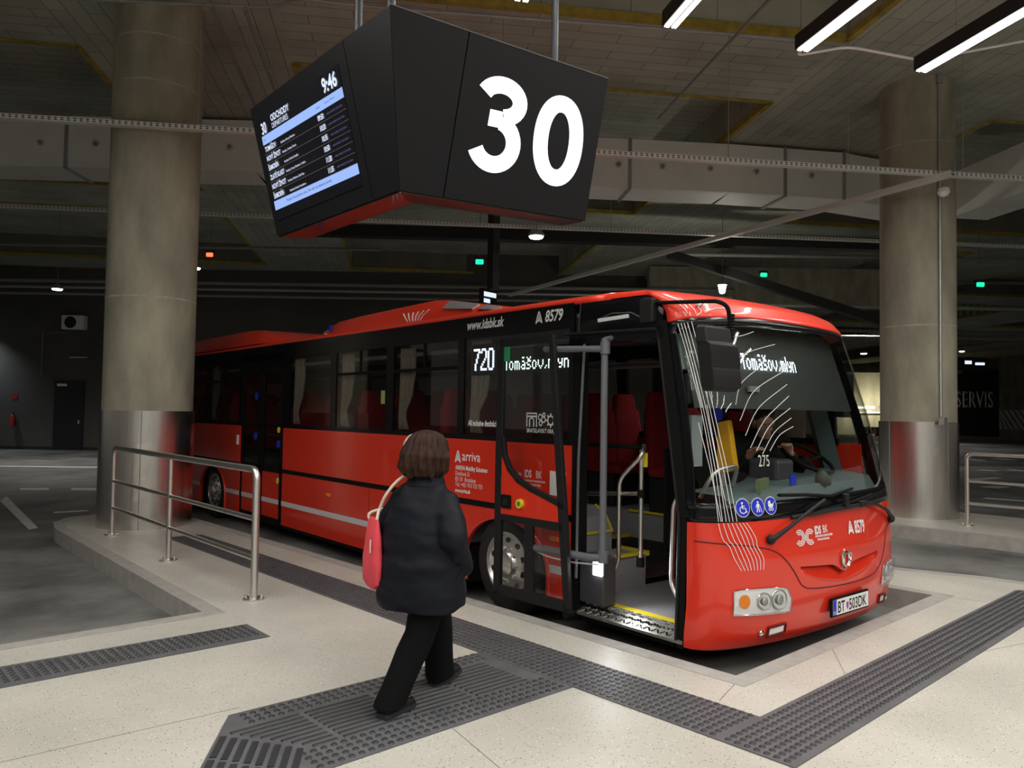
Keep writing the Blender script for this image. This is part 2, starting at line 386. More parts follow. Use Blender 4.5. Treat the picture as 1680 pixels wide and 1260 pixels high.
# road paint
def quad_paint(nm, pts):
    b = MB(); b.prism(pts, RZ, RZ+0.004); return struct(b.build(nm, PAINT), 'white painted line on the asphalt')
for pts in ([(-1, 30.2), (0.0, 29.4), (9.5, 21.6), (9.2, 20.9)], [(3.41, 18.27), (3.49, 18.67), (3.94, 18.37), (3.86, 17.97)], [(4.21, 17.73), (4.3, 18.12), (4.72, 17.84), (4.62, 17.45)],
            [(2.76, 16.38), (2.44, 12.41), (2.57, 12.52), (2.98, 17.1)], [(3.1, 14.1), (3.15, 14.25), (3.6, 14.2), (3.6, 14.05)],
            [(36.3, 10.4), (37.2, 11.4), (37.7, 11.2), (36.8, 10.3)], [(39.1, 10.8), (38.2, 9.9), (38.7, 9.7), (39.6, 10.6)], [(29.6, 8.66), (29.46, 8.1), (30.0, 8.0), (30.1, 8.55)], [(30.63, 8.03), (30.44, 7.5), (30.9, 7.4), (31.1, 7.9)],
            [(22.25, 6.4), (22.31, 5.98), (23.0, 5.9), (22.95, 6.3)], [(23.15, 5.8), (23.2, 5.2), (23.8, 5.1), (23.8, 5.7)], [(24.73, 7.55), (26.38, 7.2), (26.3, 6.95), (24.0, 7.2)],
            [(19.05, 5.44), (19.13, 4.5), (19.4, 4.5), (19.35, 5.44)], [(17.34, 5.3), (17.44, 4.1), (17.7, 4.1), (17.62, 5.3)], [(25.48, 10.25), (25.57, 9.7), (25.95, 9.7), (25.9, 10.25)],
            [(22.12, 9.23), (22.32, 8.5), (22.7, 8.5), (22.55, 9.23)], [(19.53, 7.85), (19.9, 7.1), (20.2, 7.1), (19.85, 7.85)], [(31.3, 12.4), (33.4, 12.9), (33.8, 12.5), (31.8, 12.0)], [(16.3, 7.6), (16.6, 6.6), (16.85, 6.6), (16.6, 7.6)],
            [(38, 15.5), (44, 16.4), (44.3, 16.1), (38.3, 15.2)]):
    quad_paint('road_marking', pts)

# ------------------------------------------------------------------ ceiling (beams and coffers), rotated grid
CEIL = 6.95; CH = 0.75
xs = [-40, -13.0, -4.77, -1.62, 6.35, 10.6, 18.5, 22.4, 30, 34, 42, 46, 100]; xb = [0, 0, 1, 0, 1, 0, 1, 0, 1, 0, 1, 0]; xb[1] = 0
ys = [-30, -8, -5.5, 10.05, 12.3, 20.0, 22.3, 30, 32.3, 40, 42.3, 120]; yb = [0, 1, 0, 1, 0, 1, 0, 1, 0, 1, 0]
b = MB(); rim = MB()
low = lambda i, j: (0 <= i < len(xb) and 0 <= j < len(yb) and (xb[i] or yb[j])) or not (0 <= i < len(xb) and 0 <= j < len(yb))
for i in range(len(xb)):
    for j in range(len(yb)):
        z = CEIL if low(i, j) else CEIL+CH
        b.face([(xs[i], ys[j], z), (xs[i], ys[j+1], z), (xs[i+1], ys[j+1], z), (xs[i+1], ys[j], z)], 1 if xb[i] else 0)
        if not low(i, j):
            for (p, q, di, dj) in (((xs[i], ys[j]), (xs[i], ys[j+1]), -1, 0), ((xs[i+1], ys[j]), (xs[i+1], ys[j+1]), 1, 0), ((xs[i], ys[j]), (xs[i+1], ys[j]), 0, -1), ((xs[i], ys[j+1]), (xs[i+1], ys[j+1]), 0, 1)):
                if low(i+di, j+dj):
                    b.face([(*p, CEIL), (*q, CEIL), (*q, CEIL+CH), (*p, CEIL+CH)])
                    rim.bar((*p, CEIL+.03), (*q, CEIL+.03), 0.09, 0.1)
co = b.build('ceiling', [PLANK, PLANK2]); co.rotation_euler = (0, 0, radians(-34)); struct(co, 'brown board-marked concrete ceiling with deep coffers')
ro = rim.build('trim_1', YRIM); ro.rotation_euler = (0, 0, radians(-34)); struct(ro, 'yellowed edges of the ceiling coffers')

# ------------------------------------------------------------------ walls
wa = Vector((0.733, -0.680, 0)); wn = Vector((-0.680, -0.733, 0)); W0 = Vector((7.42, 34.13, RZ))
def wp(a, z, d=0.0): return W0+wa*a+wn*d+Vector((0, 0, z-RZ))
def wbox(mb, a0, a1, z0, z1, d0, d1, mi=0):
    P = [wp(a0, z0, d0), wp(a1, z0, d0), wp(a1, z0, d1), wp(a0, z0, d1), wp(a0, z1, d0), wp(a1, z1, d0), wp(a1, z1, d1), wp(a0, z1, d1)]
    return mb.hexa(P, mi)
b = MB(); wbox(b, -40, 23.2, RZ, 8.2, -0.4, 0.0); struct(b.build('wall_back', WALLDK), 'dark grey wall across the back of the hall')
b = MB(); wbox(b, -40, 23.2, RZ, RZ+.12, 0.0, 0.03); struct(b.build('baseboard_back', BLKWALL))
b = MB(); wbox(b, 22.8, 23.2, RZ, 8.2, -50, -0.4); struct(b.build('wall_passage', WALLDK), 'wall running back from the end of the dark wall')
b = MB(); wbox(b, 20, 110, RZ, 8.2, -50.4, -50.0); struct(b.build('wall_far', WALLCON), 'stained concrete wall at the far end of the hall')
b = MB(); wbox(b, 62.9, 69.5, RZ, 6.75, -49.98, -49.0); sw = struct(b.build('wall_servis', BLKWALL), 'black clad wall with pale lettering ERVIS')
me = text_mesh('SERVIS', 2.3, 1.0, 0.03, spacing=1.08)
sl = put(me, lambda u, v: wp(63.05+u*0.54, 2.8+v, -48.97), 'lettering', WHITE, sw, extr=0.03)
b = MB(); wbox(b, -60, -40, RZ, 8.2, -6, 0); struct(b.build('wall_left', WALLDK))
b = MB(); b.box(105, 105.4, -30, 20, RZ, 8.2); struct(b.build('wall_right', WALLDK))
b = MB(); b.bar((22.6, 17.2, 6.2), (30.5, 9.9, 6.2), .5, 1.4); struct(b.build('beam_hall', CONC), 'brown concrete beam under the ceiling behind the bus front roof')
# lintel shelf above the lit far wall
b = MB(); wbox(b, 24, 62.9, 6.1, 6.5, -49.9, -47.5); struct(b.build('beam_far', CONC), 'pale ledge above the lit stretch of far wall')
# hatched far column and its markings
b = MB(); hc = wp(61.1, 0, -36); cn = -Vector((hc.x, hc.y, 0)).normalized(); ca = Vector((-cn.y, cn.x, 0))
b.obox((hc.x, hc.y, 3.4), ca, cn, (0, 0, 1), 1.5, 1.5, 3.55); fc = struct(b.build('column_far', CONC), 'square concrete column with black and white hatching near its foot')
for k in range(13):
    pl = []
    bb = MB(); a0 = -1.5+k*0.40
    A = [Vector((hc.x, hc.y, z))+ca*max(-1.5, min(1.5, a0+s))+cn*1.52 for s, z in ((0, .75), (0.2, .75), (-0.7, 2.38), (-0.9, 2.38))]
    if a0 > -1.65 and a0 < 2.2: bb.face([A[0], A[1], A[2], A[3]]); bb.build('hatch_stripe', WHITE, fc, mods=None)
    else: bb.bm.free()
# door, sensor conduit and fittings on the dark wall
def on_wall(px_a): return px_a
b = MB(); wbox(b, 0.0, 1.15, RZ, 2.46, 0.0, 0.06); dr = struct(b.build('door_1', DOORDK), 'dark steel door in the back wall')
b = MB(); wbox(b, 0.12, 0.5, 2.3, 2.40, 0.06, 0.10); b.build('door_closer', STEEL, dr)
b = MB(); wbox(b, 0.98, 1.04, 0.85, 1.0, 0.06, 0.12); b.build('door_handle', STEEL, dr)
b = MB(); wbox(b, -0.05, 1.2, 2.46, 2.5, 0, 0.08); b.build('door_frame', DOORDK, dr)
ac = empty('air_conditioner', wp(0.75, 4.77, 0.02), atan2(wa.y, wa.x), 'white air conditioner unit with round fan grille high on the dark wall', 'air conditioner')
b = MB(); b.box(-.43, .43, -.3, 0, -.27, .27); b.build('casing', DUCT, ac, bevel=.02)
b = MB(); b.lathe([(0.21, -.325), (0.23, -.3)], (-.08, 0, 0), 'y', 28)
b.build('fan_grille', PLASTIC, ac)
b = MB(); b.tube([(-.1, -.33, 0), (.1, -.33, 0)], .012); b.build('fan_blade', GREYPLAST, ac)
fe = empty('fire_extinguisher', wp(-1.55, 0.95, 0.12), 0, 'small red fire extinguisher hanging on the dark back wall', 'fire extinguisher')
b = MB(); b.lathe([(0.0, -.26), (.085, -.25), (.09, .12), (.06, .2), (.02, .24)], n=18); b.build('cylinder_body', mat('extinguisher_red', (.35, .02, .02), .4), fe, smooth=True)
b = MB(); b.box(-.015, .05, -.015, .015, .24, .3); b.build('valve', PLASTIC, fe)
b = MB(); b.tube([(.02, 0, .25), (.11, 0, .2), (.12, 0, -.1)], .012, 8); b.build('hose', RUBBER, fe)
b = MB(); wbox(b, -1.65, -1.45, 1.76, 1.98, 0.0, 0.015); tag(b.build('fire_sign', mat('fire_sign_red', (.3, .02, .02), .5)), 'small red square sign above the fire extinguisher', 'sign')
b = MB(); b.tube([wp(-0.55, 2.7, .03), wp(-0.55, 4.38, .03), wp(.32, 4.4, .03)], .02, 6); tag(b.build('wall_conduit', PIPE), 'thin pale conduit running up the dark wall to the air conditioner', 'conduit')
b = MB(); wbox(b, 0.55, 1.25, 3.40, 3.46, 0.0, 0.1); tag(b.build('wall_lamp', GALV), 'unlit bar lamp on the dark wall above the door', 'lamp')

# ------------------------------------------------------------------ columns
POUR = mat('pour_line', (0.40, 0.37, 0.31), .9, var=.3, scale=5)
def column(nm, cx, cy, R, label):
    c = empty(nm, (cx, cy, 0), 0, label, 'column')
    b = MB(); b.lathe([(R, 1.5), (R, CEIL)], n=64); b.build('shaft', CONC, c, smooth=True)
    for z in ((2.95, 5.75, 6.35) if cx < 8 else (3.0, 5.9)): b = MB(); b.lathe([(R+.003, z), (R+.003, z+.022)], n=64); b.build('pour_line', POUR, c, smooth=True)
    b = MB(); b.lathe([(R+.022, 0), (R+.022, 1.5)], n=96); b.build('steel_cladding', CLAD, c, smooth=True)
    for a in (-115, 35, 155): b = MB(); b.tube([((R+.023)*cos(radians(a)), (R+.023)*sin(radians(a)), 0), ((R+.023)*cos(radians(a)), (R+.023)*sin(radians(a)), 1.5)], .005, 6); b.build('cladding_seam', PIPE, c)
    return c
cl = column('concrete_column', 3.46, 10.86, 0.555, 'thick round concrete column behind the left handrail, steel clad foot')
cl['kind'] = 'thing'
cr = column('concrete_column.001', 13.32, 4.72, 0.555, 'round concrete column right of the bus, with a conduit down its face')
cr['kind'] = 'thing'
ra = Vector((13.32, 4.72, 0)); da = Vector((-0.62, -0.79, 0)).normalized()
p0 = ra+da*0.585; 
b = MB(); b.tube([p0+Vector((0, 0, 1.58)), p0+Vector((0, 0, 6.88))], .022, 8); b.tube([p0+Vector((0, 0, 6.8)), p0+Vector((0, 0, 6.95))], .05, 8)
cd = tag(b.build('column_conduit', GALV), 'grey conduit pipe fixed down the face of the right column', 'conduit')
b = MB(); q = p0+da*.05; b.box(q.x-.07, q.x+.07, q.y-.04, q.y+.04, 1.46, 1.57); b.build('junction_box', GALV, cd)
ds = empty('dome_sensor', (p0.x-.3, p0.y-.15, 4.98), 0, 'white round sensor hanging under the cable tray by the right column', 'sensor')
b = MB(); b.lathe([(.02, .08), (.08, .06), (.09, .0), (.06, -.05), (.01, -.07)], n=18); b.build('housing', WHITE, ds, smooth=True)
b = MB(); b.tube([(0, 0, .07), (0, 0, .14)], .012, 8); b.build('bracket', GALV, ds)

# ------------------------------------------------------------------ handrails
def handrail(nm, pts, label):
    p, q = Vector(pts[0]+(0,)), Vector(pts[-1]+(0,)); r = empty(nm, p, 0, label, 'handrail', None)
    d = q-p; n = len(pts)
    path = [Vector((0, 0, 0)), Vector((0, 0, 1.05)), d+Vector((0, 0, 1.05)), d]
    b = MB(); b.tube(round_path(path, .09, 6), .03, 14); b.build('frame_tube', STEEL, r, smooth=True)
    for z in (.65, .33):
        b = MB(); b.tube([Vector((0, 0, z)), d+Vector((0, 0, z))], .021, 12); b.build('rail', STEEL, r, smooth=True)
    for s in pts[1:-1]:
        v = Vector(s+(0,))-p; b = MB(); b.tube([v, v+Vector((0, 0, 1.03))], .026, 12); b.build('post', STEEL, r, smooth=True)
    for s in pts:
        v = Vector(s+(0,))-p; b = MB(); b.lathe([(.085, 0), (.085, .012), (.07, .02)], v, n=24); fl = b.build('floor_flange', STEEL, r, smooth=True)
        for k in range(4):
            b = MB(); a = pi/4+k*pi/2; b.lathe([(.011, .012), (.011, .04), (.006, .045)], v+Vector((.065*cos(a), .065*sin(a), 0)), n=8); b.build('bolt', STEEL, fl)
    return r
handrail('handrail', [(2.79, 6.06), (2.825, 8.12), (2.86, 10.14)], 'stainless handrail with two lower rails in front of the left column')
handrail('handrail.001', [(12.62, 3.80), (12.45, 1.8), (12.3, 0.0)], 'stainless handrail with two lower rails right of the right column')

# ------------------------------------------------------------------ tactile paving
def studs(mb, x0, x1, y0, y1, pitch=.05, r=.0175, inside=None):
    nx = int((x1-x0)/pitch); ny = int((y1-y0)/pitch); ox = (x1-x0-(nx-1)*pitch)/2; oy = (y1-y0-(ny-1)*pitch)/2
    for i in range(nx):
        for j in range(ny):
            x, y = x0+ox+i*pitch, y0+oy+j*pitch
            if inside and not inside(x, y): continue
            lo = [mb.bm.verts.new((x+r*cos(k*pi/4), y+r*sin(k*pi/4), .006)) for k in range(8)]
            hi = [mb.bm.verts.new((x+r*.72*cos(k*pi/4), y+r*.72*sin(k*pi/4), .0125)) for k in range(8)]
            for k in range(8): mb.bm.faces.new((lo[k], lo[(k+1) % 8], hi[(k+1) % 8], hi[k])).material_index = 1
            mb.bm.faces.new(hi).material_index = 1
b = MB(); b.prism([(3.29, 1.68), (8.62, 1.68), (8.2, 2.08), (3.70, 2.08), (3.70, 9.4), (3.66, 9.55), (3.29, 9.55)], .0005, .006)
studs(b, 3.30, 3.70, 2.09, 9.5); studs(b, 3.30, 8.25, 1.69, 2.08, inside=lambda x, y: x < 8.55-(y-1.68))
ta = b.build('tactile_strip', [RUBTILE, STUD]); tag(ta, 'long studded grey rubber warning strip bending round the bus bay', 'tactile paving', None, 'thing')
b = MB(); b.prism([(-4, 5.10), (2.428, 5.004), (2.436, 5.389), (-4, 5.56)], .0005, .006); studs(b, -3.0, 2.40, 5.06, 5.44, inside=lambda x, y: 5.10-(x+4)*.015 < y < 5.53-(x+4)*.0265)
tag(b.build('tactile_strip.001', [RUBTILE, STUD]), 'short studded grey rubber strip along the empty bay at left', 'tactile paving', None, 'thing')
b = MB(); b.prism([(1.66, 3.855), (1.20, 3.175), (0.9, 2.7), (1.55, 2.7), (1.66, 3.01), (3.285, 3.005), (3.285, 3.82)], .0005, .006)
studs(b, 1.68, 3.28, 3.02, 3.23, .052); studs(b, 1.66, 3.27, 3.66, 3.84, .052)
for k in range(9):
    y = 3.25+k*.047
    xl = 1.80-(y-3.25)*.6
    for a, c in ((xl, 1.93), (1.96, 2.34), (2.37, 2.75), (2.78, 3.16)):
        a = max(a, xl)
        if c-a > .05: b.hexa([(a, y-.013, .006), (c, y-.013, .006), (c, y+.013, .006), (a, y+.013, .006), (a+.004, y-.008, .012), (c-.004, y-.008, .012), (c-.004, y+.008, .012), (a+.004, y+.008, .012)], 1)
gd = Vector((.56, .83, 0)); gs = Vector((.83, -.56, 0))
for k in range(8):
    t_ = (k+.4)/8; o = Vector((1.54+.24*t_, 3.66-.40*t_, 0)); top = -.035
    for a, c in ((top-.22, top), (top-.5, top-.25), (top-.8, top-.53)):
        b.obox(o+gd*(a+c)/2+Vector((0, 0, .009)), gd, gs, (0, 0, 1), (c-a)/2, .014, .003, 1)
tag(b.build('tactile_guide_pad', [RUBTILE, STUD]), 'ribbed grey rubber guide path the woman is walking on', 'tactile paving', None, 'thing')

# ------------------------------------------------------------------ duct, trays, pipes
def duct_piece(p, q, z0, z1, dep, mb):
    p, q = Vector((*p, 0)), Vector((*q, 0)); d = (q-p).normalized(); n = Vector((-d.y, d.x, 0))
    mb.hexa([(p.x, p.y, z0), (q.x, q.y, z0), (q.x+n.x*dep, q.y+n.y*dep, z0), (p.x+n.x*dep, p.y+n.y*dep, z0), (p.x, p.y, z1), (q.x, q.y, z1), (q.x+n.x*dep, q.y+n.y*dep, z1), (p.x+n.x*dep, p.y+n.y*dep, z1)])
    return d
dt = empty('air_duct', (2.6, 16.72, 6.4), 0, 'long pale rectangular air duct hung below the ceiling behind the columns', 'duct'); off = (-2.6, -16.72, -6.4)
segs = [((-6, 23.6), (-1.7, 20.2)), ((-1.7, 20.2), (2.6, 16.72)), ((2.6, 16.72), (6.1, 13.65)), ((6.1, 13.65), (9.7, 10.9)), ((9.7, 10.9), (13.3, 8.15)), ((13.3, 8.15), (15.35, 6.8))]
for p, q in segs:
    b = MB(); duct_piece(p, q, 5.93, 6.88, .9, b); b.build('duct_section', DUCT, dt, off=off)
for p, q in [((11.70, 9.37), (13.3, 8.15)), ((14.26, 7.517), (15.35, 6.8)), ((15.33, 6.812), (15.36, 6.79)), ((3.50, 15.93), (6.1, 13.65))]:
    P, Q = Vector((*p, 0)), Vector((*q, 0)); d = (Q-P).normalized(); n = Vector((-d.y, d.x, 0)); b = MB()
    b.obox(P+Vector((0, 0, 6.4))+n*.45, d, n, (0, 0, 1), .03, .48, .5); b.build('duct_flange', GALV, dt, off=off)
b = MB(); duct_piece((15.35, 6.8), (18.2, 5.8), 5.93, 6.88, .9, b); duct_piece((18.2, 5.8), (17.0, 4.1), 5.9, 6.85, .9, b); b.build('duct_section', DUCT, dt, off=off)
NZ = [(3.154, 16.234, 'leftmost round steel button on the pale duct'), (3.91, 15.571, 'second round steel button from the left on the pale duct'), (5.742, 13.964, 'round steel button on the duct just left of the display board'), (11.526, 9.506, 'first round steel button on the duct right of the number sign'), (12.216, 8.978, 'second round steel button on the duct right of the number sign'), (12.973, 8.40, 'middle round steel button on the duct between sign and right column'), (13.744, 7.858, 'second last round steel button on the duct before the right column'), (14.723, 7.213, 'last round steel button on the pale duct before the right column')]
for i, (x, y, lb) in enumerate(NZ):
    s = empty('duct_nozzle' if not i else 'duct_nozzle.%03d' % i, (x, y, 6.36), 0, lb, 'nozzle', 'round buttons on the duct face')
    b = MB(); n = Vector((-.61, -.79, 0)); b.tube([Vector(), n*.05], .055, 16); b.build('button', STEEL, s, smooth=True)
    b = MB(); b.tube([n*.05, n*.08], .025, 12); b.build('stem', PIPE, s)

def tray(nm, p, q, z, label, slots=True, w=.1, h=.06, hang=()):
    p, q = Vector((*p, z)), Vector((*q, z)); d = (q-p).normalized(); s = d.cross(Vector((0, 0, 1))); L = (q-p).length
    t = empty(nm, p, 0, label, 'cable tray', None)
    b = MB()
    b.obox(d*L/2, d, s, (0, 0, 1), L/2, w/2, .003)
    for k in (-1, 1): b.obox(d*L/2+s*k*w/2+Vector((0, 0, h/2)), d, s, (0, 0, 1), L/2, .002, h/2)
    b.build('channel', TRAYM, t)
    if slots:
        b = MB(); n = int(L/.075)
        for i in range(n):
            for zz in (.018, .042): b.obox(d*(i+.5)*L/n+s*(w/2)+Vector((0, 0, zz)), d, s, (0, 0, 1), .016, .0035, .0065)
        o = b.build('slots', BLKMETAL, t); o['kind'] = 'stuff'
    for a in hang:
        b = MB(); b.tube([d*a+Vector((0, 0, 0)), d*a+Vector((0, 0, CEIL-z))], .006, 6); b.build('hanger_rod', GALV, t)
    return t
tray('cable_tray', (-1.5, 13.54), (14.6, 2.22), 5.08, 'bright perforated cable tray running across in front of both columns', hang=(2.2, 6.3, 10.2, 13.4, 15.2, 17.0))
tray('cable_tray.001', (-1.0, 20.8), (21.5, 3.9), 5.42, 'lower perforated cable tray running behind both columns below the duct', hang=(7, 12, 17, 21))
tray('cable_tray.002', (11.95, 3.75), (15.5, 16.9), 5.0, 'perforated cable tray crossing diagonally away from the right column', True, .1, .08)
def ceil_at(x, y):
    a = radians(34); u, v = x*cos(a)-y*sin(a), x*sin(a)+y*cos(a)
    i = max([k for k in range(len(xb)) if xs[k] <= u] or [0]); j = max([k for k in range(len(yb)) if ys[k] <= v] or [0])
    return CEIL if low(i, j) else CEIL+CH
def pipe(nm, pts, r, label, mt=PIPE, cat='pipe', rad=.15):
    b = MB(); P = [Vector(p) for p in pts]; o = P[0]; b.tube([x-o for x in (round_path(P, rad) if len(P) > 2 else P)], r, 8)
    x = b.build(nm, mt, smooth=True); x.location = o; tag(x, label, cat, None, 'thing'); return x
pipe('conduit', [(1.2, 12.0, 6.75), (4.2, 9.55, 6.75), (4.42, 9.3, 6.75), (4.45, 9.0, 6.75), (5.4, 8.4, 6.75), (9.2, 5.62, 6.75), (10.1, 5.0, 6.75)], .022, 'thin white conduit along the ceiling above the display board', GALV)
pipe('conduit.001', [(7.3, 3.55, 5.3), (7.6, 3.9, 5.35), (8.2, 3.6, 5.55), (8.55, 3.06, 5.35)], .014, 'slack white cable between the two right lamps', WHITE, 'cable')
pipe('conduit.002', [(8.65, 3.0, 5.35), (10.0, 2.3, 5.8), (11.4, 2.0, 6.2), (12.0, 1.5, 6.5)], .014, 'white cable running from the right lamp to the right edge', WHITE, 'cable')
pipe('steel_pipe', [(10.65, 7.93, 6.6), (8.88, 5.26, 6.6), (8.3, 4.4, 6.6)], .022, 'thin grey pipe running diagonally up to the ceiling right of the sign', PIPE)
pipe('steel_pipe.001', [(4.0, 9.4, 6.6), (5.9, 12.2, 6.6)], .03, 'dull pipe running away under the ceiling right of the left column', PIPE)
pipe('steel_pipe.002', [(3.7, 9.75, 6.65), (5.55, 12.5, 6.65)], .025, 'dull pipe beside the left column, left of its twin under the ceiling', PIPE)
B2 = [((0, 32.0), (13.0, 19.95), 6.45, .05, 'topmost dull pipe across the dark back wall'), ((0, 35.3), (23.0, 14.0), 5.74, .06, 'second dull pipe from the top across the dark back wall'),
      ((0, 35.3), (23.0, 14.0), 5.53, .05, 'third dull pipe from the top across the dark back wall'), ((0, 35.3), (23.0, 14.0), 5.31, .045, 'lowest dull pipe across the dark back wall'),
      ((18.2, 12.9), (27.0, 4.7), 6.1, .05, 'dull pipe behind the bus roof, highest right of the lamp'), ((18.0, 13.2), (29, 3.1), 4.70, .05, 'dull pipe just above the bus roof front, near the right column'),
      ((26, 16.6), (40, 3.6), 4.68, .06, 'lower dull pipe far behind the right column'), ((24.0, 18.4), (36, 7.3), 6.85, .06, 'pipe high behind the bus roof lamp, under the far ceiling'),
      ((30, 11.5), (40, 2.4), 5.75, .06, 'dull pipe passing behind the right column at lamp height'), ((27.5, 20.0), (48, 1.0), 5.3, .07, 'far dull pipe in the dark hall right of the bus')]
for i, (p, q, z, r, lb) in enumerate(B2): pipe('ceiling_pipe' if not i else 'ceiling_pipe.%03d' % i, [(*p, z), (*q, z)], r, lb, GALV if i in (2, 5) else PIPE)
b = MB(); b.bar((9.2, 18.6, 6.2), (21.5, 7.2, 6.0), .35, .3); tag(b.build('black_duct', BLKMETAL), 'dark round duct crossing above the bus roof', 'duct')
b = MB(); b.bar((16.6, 12.0, 5.75), (21.5, 7.9, 3.9), .22, .22); tag(b.build('black_duct.001', BLKMETAL), 'dark duct sloping down behind the bus front roof', 'duct')
b = MB(); b.bar((11.85, 13.5, 6.95), (11.85, 13.5, 4.4), .2, .2, (1, 0, 0)); tag(b.build('black_duct.002', BLKMETAL), 'dark vertical duct behind the display board', 'duct')

# ------------------------------------------------------------------ lamps
def area(name, loc, dirv, sx, sy, watt, col, parent=None, rz=0):
    l = bpy.data.lights.new(name, 'AREA'); l.shape = 'RECTANGLE'; l.size = sx; l.size_y = sy; l.energy = watt; l.color = col
    o = bpy.data.objects.new(name, l); COL.objects.link(o); o.location = loc; o.rotation_euler = (0, 0, rz)
    if parent: o.parent = parent
    return o
LZ = 5.2; LH = radians(60); LL = 3.2
labs = ['linear ceiling lamp whose lit end shows just above the number sign', 'slim lit linear lamp left of the two big black lamps', 'black linear lamp with two lit tubes, left of the rightmost one', 'rightmost black linear lamp with two lit tubes']
k = 0
ROWS = [(i, 0) for i in range(-4, 6) if i != -1]+[(i, j) for j in (1, 2) for i in range(-5, 7)]
for i, j in ROWS:
    x, y = 4.62+i*1.325-j*2.5, 4.95-i*0.645-j*4.33
    if i == 4 and not j: x, y = 9.9, 1.6
    if i == 5 and not j: x, y = 11.2, 0.9
    L = empty('linear_lamp' if not k else 'linear_lamp.%03d' % k, (x, y, LZ), LH); k += 1
    if 0 <= i <= 3 and not j: tag(L, labs[i], 'ceiling lamp')
    else: tag(L, 'black linear lamp beyond the picture, over the platform', 'ceiling lamp', 'platform lamps out of view')
    b = MB(); b.box(-LL, 0, -.075, .075, .012, .16); b.build('housing', BLKMETAL, L, bevel=.004)
    for s in (-1, 1):
        b = MB(); b.box(-LL+.02, -.02, s*.036-.022, s*.036+.022, .0, .018); b.build('tube', LAMPLIT, L)
    b = MB(); b.tube([(-.5, 0, .16), (-.5, 0, ceil_at(x-.25, y-.43)-LZ)], .004, 5); b.tube([(-2.7, 0, .16), (-2.7, 0, ceil_at(x-1.35, y-2.34)-LZ)], .004, 5); b.build('suspension_wire', GALV, L)
    area('lamp_light', (-LL/2, 0, -.02), None, LL, .14, LAMP_W, (1.0, 0.965, 0.91), L)
SP = [((5.85, 27.13, 5.16), 'small white lamp left of the left column, over the dark door', 1.0), ((8.21, 22.2, 5.51), 'small tilted white lamp right of the left column, below the red signal', .5), ((11.12, 11.34, 5.19), 'bright round lamp hanging above the middle of the bus', 1.6), ((16.95, 19.57, 5.30), 'small white lamp just above the bus roof hatch', 1.0),
      ((30.26, 12.69, 5.62), 'flat white lamp far off, upper one left of the right column', 1.0), ((40.43, 16.95, 4.87), 'flat white lamp far off, lower one left of the right column', .8), ((51.0, 15.6, 5.6), 'tiny far lamp right of the right column, above the black wall', .6), ((58.0, 20.0, 3.4), 'tiny far lamp low beside the lit far wall', .6)]
for i, (p, lb, f) in enumerate(SP):
    o = empty('pendant_lamp' if not i else 'pendant_lamp.%03d' % i, p, 0, lb, 'ceiling lamp')
    b = MB(); b.lathe([(.03, .16), (.12, .12), (.17, .03), (.16, .0)], n=20); b.build('shade', GALV, o, smooth=True)
    b = MB(); b.lathe([(.15, .0), (.13, -.035), (.03, -.05)], n=20); b.build('lens', SPOTLIT, o, smooth=True)
    b = MB(); b.tube([(0, 0, .15), (0, 0, ceil_at(p[0], p[1])-p[2])], .008, 5); b.build('stem', PIPE, o)
    l = bpy.data.lights.new('pendant_light', 'SPOT'); l.energy = SPOT_W*f*4; l.spot_size = radians(140); l.spot_blend = .6; l.shadow_soft_size = .15; l.color = (1, .96, .9)
    lo = bpy.data.objects.new('pendant_light', l); COL.objects.link(lo); lo.parent = o; lo.location = (0, 0, -.07)
o = empty('street_lantern', (17.47, 10.93, 4.82), 0, 'cold white lantern lamp hanging above the bus front roof', 'ceiling lamp')
b = MB(); b.lathe([(.02, .17), (.13, .12), (.13, .1)], n=16); b.build('cap', GALV, o)
b = MB(); b.lathe([(.11, .1), (.07, -.1), (.05, -.12)], n=16); b.build('glass', COOLLIT, o, smooth=True)
b = MB(); b.tube([(0, 0, .17), (0, 0, ceil_at(17.47, 10.93)-4.82)], .008, 5); b.build('stem', PIPE, o)
l = bpy.data.lights.new('lantern_light', 'POINT'); l.energy = 90; l.shadow_soft_size = .12; l.color = (1, .95, .82)
lo = bpy.data.objects.new('lantern_light', l); COL.objects.link(lo); lo.parent = o; lo.location = (0, 0, -.25)
for i, (p, mt, lb) in enumerate((((12.85, 15.18, 5.42), GREENLIT, 'green signal lamp above the bus roof left of the round lamp'), ((22.81, 12.75, 6.11), GREENLIT, 'green signal lamp high between the lantern and the right column'), ((26.57, 13.4, 5.20), GREENLIT, 'green signal lamp peeping over the bus roof at right'), ((24.59, 7.04, 5.38), GREENLIT, 'green signal lamp right of the right column'), ((9.28, 23.9, 6.29), REDLIT, 'red signal lamp right of the left column'))):
    o = empty('signal_lamp' if not i else 'signal_lamp.%03d' % i, p, atan2(wa.y, wa.x), lb, 'signal lamp', None)
    b = MB(); b.box(-.12, .12, -.02, .1, .06, .14); b.build('housing', BLKMETAL, o)
    b = MB(); b.box(-.10, .10, -.05, .02, -.06, .06); b.build('lens', mt, o, bevel=.02)
    b = MB(); b.tube([(0, .04, .12), (0, .04, ceil_at(p[0], p[1])-p[2])], .01, 5); b.build('stem', PIPE, o)
for i, (a, z, wd, lb) in enumerate(((31.6, 5.25, .55, 'x'),)): pass
o = empty('info_display', (16.3, 18.8, 5.2), atan2(wa.y, wa.x)+.9, 'small lit display hanging over the bus roof hatch', 'display')
b = MB(); b.box(-.35, .35, -.08, .08, -.3, .3); b.build('casing', BLKMETAL, o)
b = MB(); b.box(-.3, .3, -.09, -.08, .05, .2); b.box(-.3, 0, -.09, -.08, -.15, -.02); b.build('lit_rows', SCRWHITE, o)
